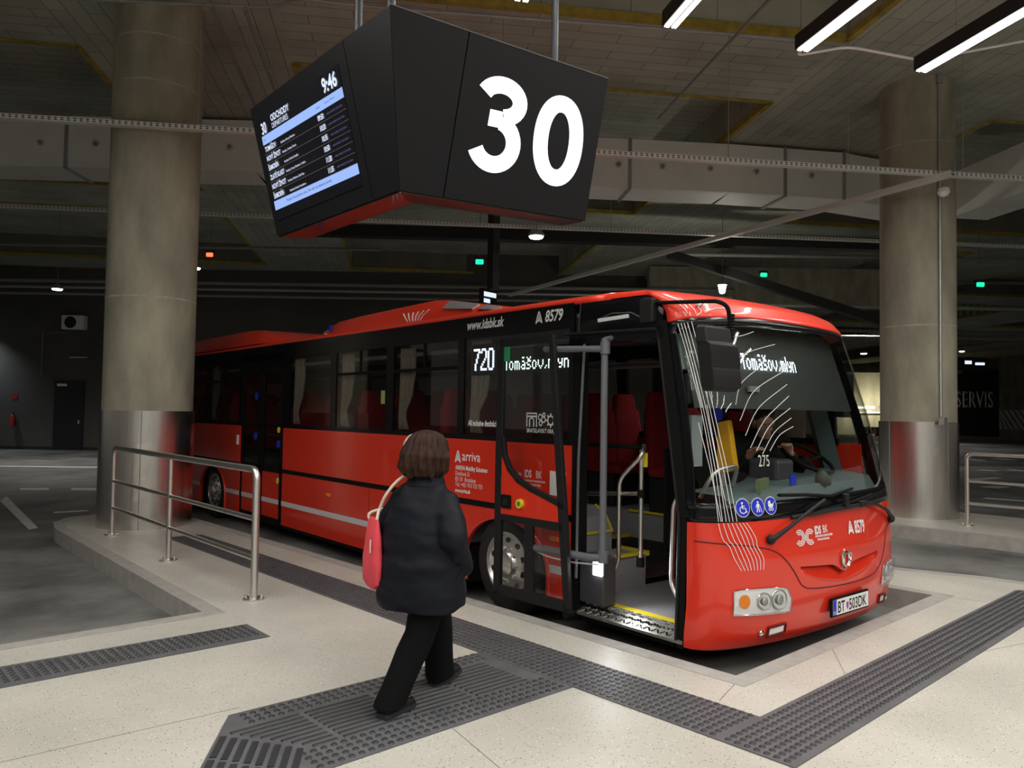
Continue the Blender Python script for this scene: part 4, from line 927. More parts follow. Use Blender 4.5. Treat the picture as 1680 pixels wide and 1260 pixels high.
# headlights: recess, chrome bowls, clear lens
def headlight(mirror):
    f = (lambda x: 2.5-x) if mirror else (lambda x: x)
    k = 12; xa = [.155+i*(.595-.155)/k for i in range(k+1)]
    lo = [(f(x), .262-.012*((x-.16)/.44)) for x in xa]; hi = [(f(x), lerp([.155, .2, .35, .5, .57, .595], [.415, .425, .425, .42, .40, .335], x)) for x in xa]
    hl = nose_poly((lo, hi), 'headlight', mat('headlight_bowl', (.92, .92, .92), .22, .35, bump=.5, bscale=30) if 'headlight_bowl' not in MATS else MATS['headlight_bowl'], BUS, o=.004, off=ZO)
    b = MB()
    for cx, r in ((.36, .058), (.485, .07)):
        c = NX(f(cx), .34, .005); c2 = NX(f(cx), .34, .022)
        d = (c2-c).normalized(); b.tube([c, c+d*.006], [r, r*.9], 20)
    b.build('reflector', CHROME, hl, smooth=40)
    b = MB()
    for cx, r in ((.36, .03), (.485, .036)):
        c = NX(f(cx), .34, .012); d = (NX(f(cx), .34, .03)-c).normalized(); b.ball(c+d*.004, r, .012, r, u=16, v=8)
    b.build('bulb_cover', GALV, hl, smooth=True)
    b = MB()
    for cx, r in ((.36, .05), (.485, .062)):
        P = [NX(f(cx)+r*cos(2*pi*i/24), .34+r*sin(2*pi*i/24), .012) for i in range(25)]; b.tube(P, .006, 6)
    b.build('reflector_ring', GALV, hl, smooth=True)
    b = MB(); b.bm.faces.new([b.bm.verts.new(NX(f(.222+.036*cos(t)), .345+.045*sin(t), .009)) for t in [2*pi*i/20 for i in range(20)]]); b.build('indicator', ORANGE, hl)
    l2 = nose_poly((lo, hi), 'lens', LENS, hl, o=.028)
    b = MB(); P = [NX(x, z, .012) for x, z in lo]+[NX(x, z, .012) for x, z in reversed(hi)]; b.tube(P+[P[0]], .0035, 6); b.build('bezel', CHROME, hl, smooth=True)
    xf = [.44, .48, .52, .565]; fg = nose_poly(([(f(x), .105+.012*(x-.44)/.12) for x in xf], [(f(x), .145+.012*(x-.44)/.12) for x in xf]), 'fog_lamp', MATS['headlight_bowl'], BUS, o=.006, off=ZO)
    b = MB(); P = [NX(f(x), z, .008) for x, z in ((.425, .095), (.58, .108), (.58, .168), (.425, .155))]; b.tube(P+[P[0]], .008, 6); b.build('bezel', SEAM, fg, smooth=True)
    b = MB(); c = NX(f(.375), .12, .004); b.ball(c, .024, .012, .026, u=16, v=8); bb = b.build('marker_lamp', CHROME, fp, smooth=True)
headlight(False); headlight(True)
# licence plate
pl = Vector((1.3, -.014, .214))
b = MB(); b.box(pl.x-.27, pl.x+.27, -.022, -.002, pl.z-.066, pl.z+.066); lp = b.build('licence_plate', RUBBER, BUS, off=ZO, bevel=.004)
b = MB(); b.box(pl.x-.257, pl.x+.257, -.025, -.022, pl.z-.053, pl.z+.053); b.build('plate_face', WHITE, lp)
b = MB(); b.box(pl.x-.257, pl.x-.215, -.0262, -.024, pl.z-.053, pl.z+.053); b.build('plate_band', BLUE, lp)
def ftext(s, x, z, size, mt, parent, wx=.8, bold=.0, align='LEFT', nm='lettering', y=None, sh=0.0, off=(0, 0, 0), o=.004, rot=0.0, shz=0):
    me = text_mesh(s, size, wx, bold, sh, align); c, n = cos(rot), sin(rot)
    fn = (lambda u, v: (x+u*c-v*n, y, z+v*c+u*n)) if y is not None else (lambda u, v: NX(x+u*c-v*n, z+v*c+u*n, o))
    return put(me, fn, nm, mt, parent, off)
ftext('BT', pl.x-.20, pl.z-.040, .112, RUBBER, lp, .80, .001, y=-.0265); ftext('503DK', pl.x-.038, pl.z-.040, .112, RUBBER, lp, .80, .001, y=-.0265); ftext('SK', pl.x-.252, pl.z-.045, .03, WHITE, lp, .8, .0006, y=-.0268)
b = MB(); b.prism([(pl.x-.072, pl.z+.02), (pl.x-.072, pl.z-.012), (pl.x-.058, pl.z-.034), (pl.x-.044, pl.z-.012), (pl.x-.044, pl.z+.02)], -.0268, -.025, f=lambda a, c, d: (a, d, c)); b.build('plate_crest', mat('crest', (.35, .05, .25), .5), lp)
# lettering on the front panel
def A_logo(x, z, s, fn, nm, parent, mt, off=(0, 0, 0)):
    """the operator's little twisted A of three loops"""
    P = []
    for pts in ([(-.42, -.5), (-.2, .15), (0, .55), (.2, .15), (.42, -.5)], [(-.42, -.5), (-.15, -.25), (.12, .1), (.05, .3)], [(.42, -.5), (.15, -.25), (-.12, .1), (-.05, .3)], [(-.28, -.1), (0, -.3), (.28, -.1)]):
        P += stroke([(x+a*s, z+c*s) for a, c in dens(pts, 4)], .13*s)
    return ribbons(P, fn, nm, mt, parent, off)
A_logo(1.372, .742, .085, lambda u, v: NX(u, v, .005), 'operator_mark', fp, WHITE)
ftext('8579', 1.435, .700, .125, WHITE, fp, .66, .004, rot=radians(-1.5))
def knot_logo(x, z, s, fn, parent, mt, off=(0, 0, 0)):
    P = []
    for sg in (-1, 1):
        for r in (.30, .44, .58): P += stroke([(x+s*(sg*.52+sg*-1*0+r*cos(t)*.95), z+s*r*sin(t)) for t in ([radians(a) for a in range(-130+(180 if sg < 0 else 0) if sg > 0 else 50, (131 if sg > 0 else 311), 15)] if sg < 0 else [radians(a) for a in range(-130+180, 311, 15)])], s*.085)
    return ribbons(P, fn, 'transport_logo', mt, parent, off)
def knot(x, z, s, fn, parent, mt, off=(0, 0, 0)):
    P = []
    for c0, flip in ((-.55, 1), (.62, 1)):
        for r in (.26, .40, .54):
            arcp = [(x+s*(c0+flip*r*cos(radians(a))), z+s*r*sin(radians(a))) for a in (range(-145, 146, 14) if c0 < 0 else range(35, 326, 14))]
            P += stroke(arcp, s*.075)
    return ribbons(P, fn, 'transport_logo', mt, parent, off)
knot(.765, .725, .095, lambda u, v: NX(u, v, .005), fp, WHITE)
ftext('IDS', .885, .737, .075, WHITE, fp, .72, .003); ftext('BK', .985, .739, .075, WHITE, fp, .72, .0004)
ftext('INTEGROVANÝ DOPRAVNÝ SYSTÉM', .885, .715, .018, WHITE, fp, .75, .0008); ftext('V BRATISLAVSKOM KRAJI', .905, .692, .018, WHITE, fp, .75, .0008)
# the thin white decorative lines running down the windscreen corner on to the red panel
b = MB()
LN_ = [((.015, 2.17), (.060, 1.45), (.085, .86)), ((.026, 2.17), (.072, 1.45), (.105, .86)), ((.038, 2.17), (.085, 1.45), (.125, .86)), ((.053, 2.175), (.104, 1.5), (.165, .86)), ((.074, 2.18), (.124, 1.5), (.190, .86)), ((.082, 1.62), (.105, 1.2), (.145, .86)), ((.035, 1.5), (.062, 1.2), (.098, .86)), ((.045, 1.9), (.05, 1.75), (.056, 1.6)), ((.03, 1.95), (.04, 1.8), (.05, 1.62))]
for p in LN_: b.tube([NX(x, z, .006) for x, z in dens(p, 8)], .0022, 5)
dl = b.build('white_line', WHITE, BUS, off=ZO)
b = MB()
for i in range(8):
    x0 = .085+i*.024; b.tube([NX(x, z, .005) for x, z in dens([(x0, .85), (x0+.006+.004*i, .80), (x0+.02+.006*i, .74), (x0+.05+.002*i, .70), (x0+.075+.004*i, .62), (x0+.115-.002*i, .545)], 5)], .0024, 5)
b.build('white_line', WHITE, fp)
ARC = [((.272, 1.624), (.35, 1.77), (.546, 1.887)), ((.287, 1.518), (.45, 1.72), (.806, 1.872)), ((.314, 1.417), (.47, 1.61), (.81, 1.777)), ((.34, 1.336), (.511, 1.53), (.804, 1.694)), ((.388, 1.316), (.544, 1.485), (.79, 1.608)), ((.437, 1.295), (.583, 1.442), (.785, 1.539)), ((.509, 1.315), (.628, 1.42), (.791, 1.48)), ((.33, 1.93), (.50, 2.0), (.763, 2.062)), ((.30, 2.09), (.42, 2.10), (.56, 2.14))]
b = MB()
for p in ARC: b.tube([NX(x, z, .006) for x, z in dens(p, 7)], .0026, 5)
b.build('white_arc', mat('white_arc_film', (.55, .55, .53), .5), BUS, off=ZO)

# windscreen
zt = lambda ph: lerp([-1.57, -1.2, -.5, .5, 1.57], [2.17, 2.195, 2.225, 2.225, 2.19], ph)
ws = nose_patch(0, 0, 26, 'windscreen', WSCREEN, BUS, zb0=lambda ph: zred(ph)+.006, zb1=zt, th=.005)
nose_patch(0, 0, 3, 'windscreen_border', BLACK, ws, zb0=lambda ph: zred(ph)+.0, zb1=lambda ph: zred(ph)+.125, th=.004, o=.002, off=(0, 0, 0))
nose_patch(0, 0, 2, 'windscreen_border', BLACK, ws, zb0=lambda ph: zt(ph)-.035, zb1=lambda ph: zt(ph)+.012, th=.004, o=.002, off=(0, 0, 0))
for a, c in ((-1.57, -1.44), (1.36, 1.57)):
    nose_patch(0, 0, 20, 'windscreen_border', BLACK, ws, ph0=a, ph1=c, nph=6, zb0=lambda ph: zred(ph)+.08, zb1=lambda ph: zt(ph)-.02, th=.004, o=.002, off=(0, 0, 0))
me = text_mesh('275', .115, .62, 0); put(me, lambda u, v: NX(.405+u+v*.05, 1.215+v*.95, -.012), 'handwritten_number', CREAMLOGO, ws)
# stickers low on the windscreen
def disc(fn, cx, cz, r, nm, mt, parent, off=(0, 0, 0), rx=1.0):
    b = MB(); b.bm.faces.new([b.bm.verts.new(fn(cx+r*rx*cos(2*pi*i/28), cz+r*sin(2*pi*i/28))) for i in range(28)]); return b.build(nm, mt, parent, off=off)
def pict(kind, cx, cz, r, fn, parent):
    S2 = lambda pts, w: stroke([(cx+a*r, cz+c*r) for a, c in pts], w*r); P = []
    circ = lambda a, c, q, w: stroke([(cx+r*(a+q*cos(2*pi*i/16)), cz+r*(c+q*sin(2*pi*i/16))) for i in range(17)], w*r)
    dot = lambda a, c, q: [[(cx+r*(a+q*cos(2*pi*i/12)), cz+r*(c+q*sin(2*pi*i/12))) for i in range(12)]]
    if kind == 0: P = dot(-.1, .58, .13)+S2([(-.1, .4), (-.05, -.08), (.32, -.08), (.45, -.55), (.58, -.5)], .13)+S2([(-.08, .18), (.25, .18)], .1)+stroke([(cx+r*(.0+.42*cos(radians(a))), cz+r*(-.25+.42*sin(radians(a)))) for a in range(110, 361, 15)], .1*r)
    if kind == 1: P = dot(0, .6, .14)+S2([(0, .42), (0, -.05)], .3)+S2([(-.08, 0), (-.2, -.68)], .15)+S2([(.08, 0), (.18, -.68)], .15)+S2([(-.14, .36), (-.34, -.1)], .11)+S2([(.14, .36), (.36, -.05), (.52, -.65)], .09)
    if kind == 2: P = [[(cx+r*a, cz+r*c) for a, c in ((-.5, .25), (.45, .25), (.38, -.12), (.2, -.22), (-.3, -.22), (-.45, -.05))]]+[[(cx+r*a, cz+r*c) for a, c in ((-.5, .28), (-.05, .28), (-.05, .68), (-.3, .62), (-.46, .46))]]+circ(-.22, -.46, .17, .09)+circ(.22, -.46, .17, .09)+S2([(.42, .2), (.62, .5)], .09)
    return ribbons(P, fn, 'pictogram', WHITE, parent)
for k, (cx, cz, r, rx) in enumerate(((.238, .947, .062, .82), (.352, .950, .060, .9), (.462, .954, .060, .9))):
    fo = lambda u, v: NX(u, v, .005)
    s = disc(lambda u, v: NX(u, v, .0035), cx, cz, r, 'sticker', WHITE, ws, rx=rx); disc(lambda u, v: NX(u, v, .0045), cx, cz, r*.93, 'sticker_blue', BLUE, s, rx=rx); pict(k, cx, cz, r*.85, lambda u, v: NX(u, v, .0055), s)

# wipers
def wiper(pts, blade, nm):
    b = MB(); b.tube([NX(x, z, o) for x, z, o in pts], [.02]+[.012]*(len(pts)-1), 10); w_ = b.build(nm, PLASTIC, BUS, off=ZO, smooth=True)
    b = MB(); P = [NX(x, z, .03) for x, z in blade]; b.tube(P, .012, 8); P2 = [NX(x, z, .016) for x, z in blade]; b.tube(P2, .006, 6); b.build('blade', RUBBER, w_)
    b = MB(); b.ball(NX(pts[0][0], pts[0][1], .02), .034, .03, .034); b.build('pivot_cap', PLASTIC, w_, smooth=True)
wiper([(.42, .735, .03), (.58, .81, .045), (.78, .90, .055), (.98, .965, .05)], [(.52, 1.02), (.80, 1.01), (1.1, .985), (1.42, 1.02)], 'wiper')
wiper([(2.20, .735, .03), (2.0, .82, .045), (1.8, .875, .05), (1.55, .915, .05)], [(.75, .875), (1.05, .90), (1.4, .925), (1.75, .955)], 'wiper')
b = MB(); b.box(-.02, .02, -.03, .03, 0, .05); wn_ = NX(1.33, 1.04, .05)
b = MB(); b.obox(NX(1.27, .95, .05), (1, 0, 0), (0, 1, 0), (0, 0, 1), .025, .02, .045); b.build('wiper_linkage', PLASTIC, BUS, off=ZO, bevel=.01); b = MB(); b.tube([NX(.62, .865, .03), NX(1.0, .885, .04), NX(1.5, .90, .04), NX(1.95, .90, .03)], .014, 8); b.build('wiper_linkage', PLASTIC, BUS, off=ZO); b = MB(); b.obox(NX(1.52, .905, .05), (1, 0, 0), (0, 1, 0), (0, 0, 1), .05, .02, .022); b.build('wiper_linkage', PLASTIC, BUS, off=ZO, bevel=.01)

# red header over the windscreen and the roof
ztop = lambda ph: lerp([-1.5708, -1.4, -1.1, -.6, .6, 1.1, 1.4, 1.5708], [2.395, 2.425, 2.452, 2.47, 2.468, 2.445, 2.405, 2.36], ph)
hd = nose_patch(0, 0, 12, 'front_roof', ROOFRED, BUS, zb0=lambda ph: zt(ph)+.01, zb1=ztop, th=.02)
RP = [(0, 2.405), (.012, 2.43), (.06, 2.462), (.2, 2.478), (.7, 2.487), (1.25, 2.49), (1.8, 2.487), (2.2, 2.478), (2.34, 2.455), (2.38, 2.40)]
b = MB(); rr = []
for y in (1.15, 1.4, 1.7, 2.2, 4, 6.7, 8, 9.5, 11, 12.18): rr.append([(x, y+(.02 if 0 else 0), z-(0.0 if y > 1.6 else .012*(1.7-y))) for x, z in RP])
b.loft(rr, False, False); rf = b.build('roof', ROOFRED, BUS, off=ZO, smooth=60); sd = rf.modifiers.new('t', 'SOLIDIFY'); sd.thickness = .02; sd.offset = -1
b = MB()     # shoulder joining nose and roof
ra_ = []
for j in range(45):
    ph = -pi/2+pi*j/44; p = PN(ztop(ph), ph); ra_.append(p)
zz_ = lambda x: lerp([q[0] for q in RP], [q[1] for q in RP], x)
b.loft([ra_, [Vector((p.x, 1.22, zz_(p.x)-.004)) for p in ra_]], False, False); b.build('roof_front', ROOFRED, BUS, off=ZO, smooth=60)
# near-side black cove over the door with a lamp
b = MB(); rings = []
for y, z1, bulge in ((1.46, 2.408, .0), (1.38, 2.408, .008), (1.2, 2.405, .02), (.95, 2.402, .022), (.82, 2.39, .012), (.74, 2.36, .0), (.66, 2.28, -.01)):
    rings.append([(.03, y, 2.16), (-.004-bulge*.3, y, 2.16), (-.006-bulge, y, 2.24), (-.004-bulge, y, z1-.05), (.012, y, z1), (.08, y, z1)])
b.loft(rings); cv = b.build('door_header_cove', BLACK, BUS, off=ZO, smooth=50)
b = MB(); b.bar((-.03, 1.24, 2.243), (-.03, .94, 2.252), .02, .028); b.build('marker_light', STRIPE, cv, bevel=.004)
b = MB(); b.tube([(-.026, 1.25, 2.25), (-.034, 1.1, 2.285), (-.032, .92, 2.275), (-.02, .84, 2.235)], .006, 6); b.build('marker_bezel', GREYPLAST, cv)
b = MB(); b.tube([(-.004, 1.455, 2.40), (-.012, 1.46, 2.25), (-.006, 1.47, 2.17)], .004, 6); b.build('cove_seam', GREYPLAST, cv)
for k, (x, z) in enumerate(((.16, 2.30), (2.28, 2.30))):
    b = MB(); b.ball(NX(x, z, .008), .035, .018, .016); b.build('marker_lamp', CHROME, hd, smooth=True)
b = MB()
for pts in ([(.03, 2.33), (.05, 2.29), (.06, 2.24)], [(.07, 2.35), (.10, 2.30), (.11, 2.24)], [(.14, 2.24), (.15, 2.27), (.14, 2.29)], [(.17, 2.25), (.22, 2.27), (.27, 2.285), (.36, 2.295)]): b.tube([NX(x, z, .003) for x, z in dens(pts, 4)], .003, 5)
b.build('white_line', WHITE, hd)
# A pillar and door frame on the near side
b = MB()
rk = lambda z: lerp([.03, .85, 2.2], [.475, .455, .66], z)
b.loft([[(-.003, rk(z)-.04, z), (-.003, rk(z)+.05, z), (.11, rk(z)+.05, z), (.11, rk(z)-.0, z)] for z in (.87, 1.2, 1.6, 2.0, 2.2)]); b.loft([[(.004, rk(z)-.01, z), (.004, rk(z)+.05, z), (.10, rk(z)+.05, z), (.10, rk(z)-.01, z)] for z in (.0, .3, .6, .87)])
ap = b.build('door_pillar', RUBBER, BUS, off=ZO, smooth=50)
for dx, dy in ((.0, .05), (.03, .065)):
    b = MB(); b.tube([(dx, rk(z)+dy, z) for z in (.05, .5, .85, 1.3, 1.7, 2.15)], .011, 8); b.build('door_seal', PLASTIC, ap, smooth=True)
b = MB(); b.box(-.004, .09, 1.455, 1.53, -.0, 2.18); b.build('door_pillar', RUBBER, BUS, off=ZO)
b = MB(); b.tube([(-.012, 1.462, .3), (-.012, 1.45, 1.2), (-.012, 1.40, 2.08)], .011, 8); b.build('door_seal', GREYPOLE, BUS, off=ZO)
b = MB(); b.box(-.01, .12, .66, 1.53, 2.08, 2.17); b.build('door_lintel', BLACK, BUS, off=ZO)
b = MB(); b.tube([(-.02, .70, 2.145), (-.02, 1.62, 2.165)], .012, 8); b.build('door_gutter', PLASTIC, BUS, off=ZO)

# ------------------------------------------------------------------ side panels
def side_poly(y0, y1, hub, nm, z0=.04, z1=1.30, x0=0.0, x1=.03):
    ra, rb = .545, .385; zc = .26
    pts = [(y0, z0)]
    if hub:
        n = 26; A = [(hub-ra, z0)]+[(hub-ra*cos(pi*i/n), zc+rb*sin(pi*i/n)) for i in range(n+1)]+[(hub+ra, z0)]
        pts += A
    pts += [(y1, z0), (y1, z1), (y0, z1)]
    b = MB(); b.prism(pts, x0, x1, f=lambda a, c, d: (d, a, c)); o = b.build(nm, RED, BUS, off=ZO)
    if hub:
        b = MB(); A2 = [(hub-(ra+.012), z0)]+[(hub-(ra+.012)*cos(pi*i/n), zc+(rb+.012)*sin(pi*i/n)) for i in range(n+1)]+[(hub+ra+.012, z0)]
        b.tube([(-.004, a, c) for a, c in A2], .018, 8); b.build('wheel_arch_lip', RED, o, smooth=True)
    return o
HF, HR = 2.34, 9.53
sp1 = side_poly(1.53, 6.93, HF, 'side_panel'); sp2 = side_poly(8.43, BL, HR, 'side_panel')
for sp, ys in ((sp1, (1.53, 1.80, 2.88, 6.93)), (sp2, (8.43, 8.98, 10.1, BL))):
    b = MB(); b.box(-.006, .0, ys[0], ys[-1], .715, .765); b.build('rub_strip', RUBBER, sp)
    for a, c in ((ys[0], ys[1]), (ys[2], ys[3])):
        b = MB(); b.box(-.003, .0, a, c, .29, .352); b.build('stripe', STRIPE, sp)
for y in (4.65, 4.05):
    b = MB(); b.box(-.003, .0, y, y+.004, .05, .71); b.build('panel_seam', SEAM, sp1)
for y, z in ((5.6, .55), (3.95, .56), (1.72, .56)):
    b = MB(); b.box(-.014, .0, y-.05, y+.05, z-.02, z+.02); b.build('side_marker', ORANGE, sp1, bevel=.006)
b = MB(); b.box(-.012, .0, 8.50, 8.56, 1.02, 1.16); b.build('side_socket', WHITE, sp2)
b = MB(); b.box(-.004, .0, 1.60, 1.78, .90, 1.09); b.build('info_sticker', WHITE, sp1)
# window band frame: rails and pillars
BD = MB()
BD.box(0, .03, 1.53, BL, 1.30, 1.345); BD.box(0, .03, 1.53, BL, 2.215, 2.41)
PIL = [(1.53, 1.58), (2.96, 3.06), (4.20, 4.34), (5.48, 5.62), (6.78, 6.97), (8.40, 8.52), (9.85, 9.97), (11.3, 11.42), (12.1, BL)]
for a, c in PIL: BD.box(0, .03, a, c, 1.345, 2.215)
BD.build('window_band', BLACK, BUS, off=ZO)
b = MB(); b.box(.0, .05, 6.95, 8.41, 2.12, 2.3); b.build('door_header', BLACK, BUS, off=ZO)
GW = [(1.58, 2.96), (3.06, 4.20), (4.34, 5.48), (5.62, 6.78), (8.52, 9.85), (9.97, 11.3), (11.42, 12.1)]
for i, (a, c) in enumerate(GW):
    b = MB(); b.box(.008, .014, a, c, 1.345, 2.215); g = b.build('window_pane', WIN, BUS, off=ZO)
    if i in (1, 2, 4, 5):
        b = MB(); b.box(.0, .022, a, c, 1.945, 1.975); b.build('window_bar', RUBBER, g)
        b = MB(); b.box(.0, .02, (a+c)/2-.015, (a+c)/2+.015, 1.97, 2.215); b.build('slider_bar', RUBBER, g)
def curtain(y0, y1, nm='curtain', x=.07):
    b = MB(); n = 26; rows = []
    for z, k in ((2.2, 1), (1.95, 1), (1.7, .8), (1.55, .42), (1.48, .40), (1.36, .62)):
        rows.append([b.bm.verts.new((x+.018*sin(j*1.35), y0+(y1-y0)*(j/n)*k, z)) for j in range(n+1)])
    for r, s in zip(rows, rows[1:]):
        for j in range(n): b.bm.faces.new((r[j], r[j+1], s[j+1], s[j]))
    o = b.build(nm, CURTAIN, BUS, off=ZO, smooth=True); sd = o.modifiers.new('t', 'SOLIDIFY'); sd.thickness = .006; return o
for y in (2.94, 4.18, 5.46, 6.76, 9.83, 11.28): curtain(y, y-.30)
# rear plug door, two leaves
for a, c in ((6.97, 7.66), (7.70, 8.40)):
    D = MB(); D.box(.0, .03, a, a+.06, .08, 2.12); D.box(.0, .03, c-.06, c, .08, 2.12); D.box(.0, .03, a, c, 2.05, 2.12); D.box(.0, .03, a, c, .70, .78); D.box(.0, .03, a, c, .02, .10)
    d = D.build('rear_door', RUBBER, BUS, off=ZO)
    b = MB(); b.box(.004, .026, a+.06, c-.06, .10, .70); b.build('door_panel', RED, d)
    b = MB(); b.box(.001, .004, a+.06, c-.06, .29, .352); b.build('stripe', STRIPE, d)
    b = MB(); b.box(.012, .018, a+.06, c-.06, .78, 2.05); b.build('door_glass', WIN, d)
    b = MB(); b.tube([(.05, a+.1, 1.2), (.05, c-.1, 1.2)], .014, 8); b.build('door_grip', STEEL, d)
    for z, mt in (((1.72, BLUE), (1.16, BLUE)) if a > 7.5 else ((1.27, YELLOW), (1.08, BLUE), (.60, YELLOW))):
        yy = a+.10 if a < 7.5 else a+.16
        b = MB(); b.tube([(.004, yy, z), (-.006, yy, z)], .055 if mt is BLUE else .04, 18); b.build('door_sticker', mt, d)
# far side, rear wall, underside
b = MB(); b.loft([[(2.50, y, -.02), (2.53, y, .9), (2.47, y, 1.3), (2.47, y, 1.32), (2.45, y, 1.32), (2.47, y, .9), (2.46, y, -.02)] for y in (.47, 6, BL)]); b.build('far_side_panel', RED, BUS, off=ZO)
FB = MB()
def fb(y0, y1, z0, z1): FB.hexa([(2.47-(z0-1.3)*.09-.04, y0, z0), (2.47-(z0-1.3)*.09, y0, z0), (2.47-(z0-1.3)*.09, y1, z0), (2.47-(z0-1.3)*.09-.04, y1, z0), (2.47-(z1-1.3)*.09-.04, y0, z1), (2.47-(z1-1.3)*.09, y0, z1), (2.47-(z1-1.3)*.09, y1, z1), (2.47-(z1-1.3)*.09-.04, y1, z1)])
fb(.66, BL, 1.30, 1.36); fb(.72, BL, 2.16, 2.41)
for a, c in ((.68, .80), (1.65, 1.8), (3.1, 3.25), (4.55, 4.7), (6.0, 6.15), (7.45, 7.6), (8.9, 9.05), (10.35, 10.5), (11.9, BL)): fb(a, c, 1.36, 2.16)
FB.build('far_window_band', BLACK, BUS, off=ZO)
for a, c in ((.80, 1.65), (1.8, 3.1), (3.25, 4.55), (4.7, 6.0), (6.15, 7.45), (7.6, 8.9), (9.05, 10.35), (10.5, 11.9)):
    b = MB(); b.hexa([(2.445, a, 1.36), (2.45, a, 1.36), (2.45, c, 1.36), (2.445, c, 1.36), (2.373, a, 2.16), (2.378, a, 2.16), (2.378, c, 2.16), (2.373, c, 2.16)]); b.build('far_window_pane', WIN, BUS, off=ZO)
b = MB(); b.box(0, 2.47, BL-.03, BL, -.0, 2.41); b.build('rear_wall', RED, BUS, off=ZO)
b = MB(); b.box(.06, 2.42, 3.0, 8.8, -.02, .30); b.box(.06, 2.42, 10.2, BL-.05, -.0, .30); b.box(.5, 2.0, .3, BL-.1, -.02, .07); b.box(.34, 2.16, 1.53, BL-.05, .28, .34); b.box(.06, .4, 1.56, 1.75, -.0, .3); b.box(.06, 2.4, .6, 1.5, -.02, .09); b.build('chassis', UNDER, BUS, off=ZO)
for hub in (HF, HR):
    b = MB(); b.box(.33, .36, hub-.62, hub+.62, -.05, .75); b.box(.04, .34, hub-.62, hub+.62, .66, .68); b.build('wheel_housing', UNDER, BUS, off=ZO)
# wheels
def wheel(x, hub, far=False):
    w_ = bpy.data.objects.new('wheel', None); COL.objects.link(w_); w_.parent = BUS; w_.location = (x, hub, .26-RZ)
    sg = -1 if not far else 1; Rr = .43; b = MB()
    b.lathe([(.27, sg*.0), (.275, sg*.025), (.33, sg*.03), (.40, sg*.018), (.425, -sg*.01), (.43, -sg*.05), (.43, -sg*.2), (.40, -sg*.25), (.27, -sg*.25)], axis='x', n=56); b.build('tyre', TIRE, w_, smooth=40)
    b = MB()
    for k in range(56):
        a = 2*pi*k/56; b.obox((-sg*.12, .431*cos(a), .431*sin(a)), (1, 0, 0), (0, -sin(a), cos(a)), (0, cos(a), sin(a)), .1, .008, .004)
    b.build('tread', TIRE, w_)
    b = MB(); b.lathe([(.276, sg*.012), (.272, sg*.03), (.262, sg*.032), (.256, sg*.018), (.243, sg*.004), (.215, sg*.008), (.16, sg*.028), (.135, sg*.03), (.118, sg*.055), (.10, sg*.068), (.0, sg*.072)], axis='x', n=64, caps=False); rm = b.build('rim', RIM, w_, smooth=40)
    b = MB()
    for k in range(10):
        a = 2*pi*(k+.5)/10; c = Vector((sg*.008, .20*cos(a), .20*sin(a))); t = Vector((0, -sin(a), cos(a))); rd = Vector((0, cos(a), sin(a)))
        b.tube([c, c+Vector((sg*.011, 0, 0))], .026, 14)
    b.build('rim_hole', UNDER, rm)
    b = MB()
    for k in range(10):
        a = 2*pi*k/10; b.tube([Vector((sg*.02, .14*cos(a), .14*sin(a))), Vector((sg*.048, .14*cos(a), .14*sin(a)))], .014, 6)
    b.build('wheel_nut', CHROME, rm)
    return w_
for hub in (HF, HR): wheel(.055, hub); wheel(2.44, hub, True)

# roof furniture: air conditioning pod, rear fairing, hatch
def roof_pod(prof, xa, xb, nm, mt, tap=.12):
    b = MB(); rings = []
    for y, z, w0 in prof:
        h = z-2.475; a = xa+w0; c = xb-w0
        rings.append([(a, y, 2.47), (a+tap*.25, y, 2.475+h*.55), (a+tap, y, 2.475+h*.95), ((a+c)/2, y, 2.475+h*1.02), (c-tap, y, 2.475+h*.95), (c-tap*.25, y, 2.475+h*.55), (c, y, 2.47)])
    b.loft(rings); return b.build(nm, mt, BUS, off=ZO, smooth=35)
pod = roof_pod([(6.5, 2.50, .1), (6.42, 2.60, .04), (6.1, 2.665, 0), (5.5, 2.69, 0), (5.0, 2.70, 0), (4.3, 2.715, 0), (3.95, 2.72, 0), (3.72, 2.70, .02), (3.3, 2.63, .08), (2.9, 2.545, .14), (2.7, 2.49, .18)], .22, 2.15, 'roof_air_conditioner', ROOFRED)
b = MB(); b.box(.21, 2.16, 2.72, 6.48, 2.476, 2.484); b.build('pod_gap', RUBBER, pod)
for y0, y1, h0, h1 in ((3.28, 3.70, .085, .155), (2.98, 3.2, .04, .085)):
    b = MB(); wq = lambda y: lerp([2.7, 2.9, 3.3, 3.72, 3.95], [.18, .14, .08, .02, 0], y); hq = lambda y: lerp([2.7, 2.9, 3.3, 3.72, 3.95], [.015, .07, .155, .225, .245], y)
    f = lambda y, t: (.22+wq(y)+.03+.09*t-.008, y, 2.475+hq(y)*(.55+.40*t)+.006)
    b.face([f(y0, -.1), f(y1, -.1), f(y1, .9), f(y0, .9)]); o = b.build('pod_grille', GALV, pod); sd = o.modifiers.new('t', 'SOLIDIFY'); sd.thickness = .012
b = MB()
for k in range(6):
    y = 4.05+k*.05; b.tube([(.222, y, 2.50), (.228, y+.02*(k-2), 2.55), (.245, y+.05*(k-2.5), 2.60)], .006, 5)
b.build('white_line', WHITE, pod)
b = MB(); b.box(.215, .222, 6.05, 6.13, 2.53, 2.60); b.build('pod_mark', BLUE, pod)
fair = roof_pod([(7.1, 2.485, .3), (7.35, 2.53, .12), (7.7, 2.60, .03), (8.0, 2.68, 0), (8.5, 2.71, 0), (10, 2.71, 0), (11.6, 2.70, 0), (12.15, 2.60, .06)], .05, 2.36, 'rear_roof_fairing', ROOFRED, .10)
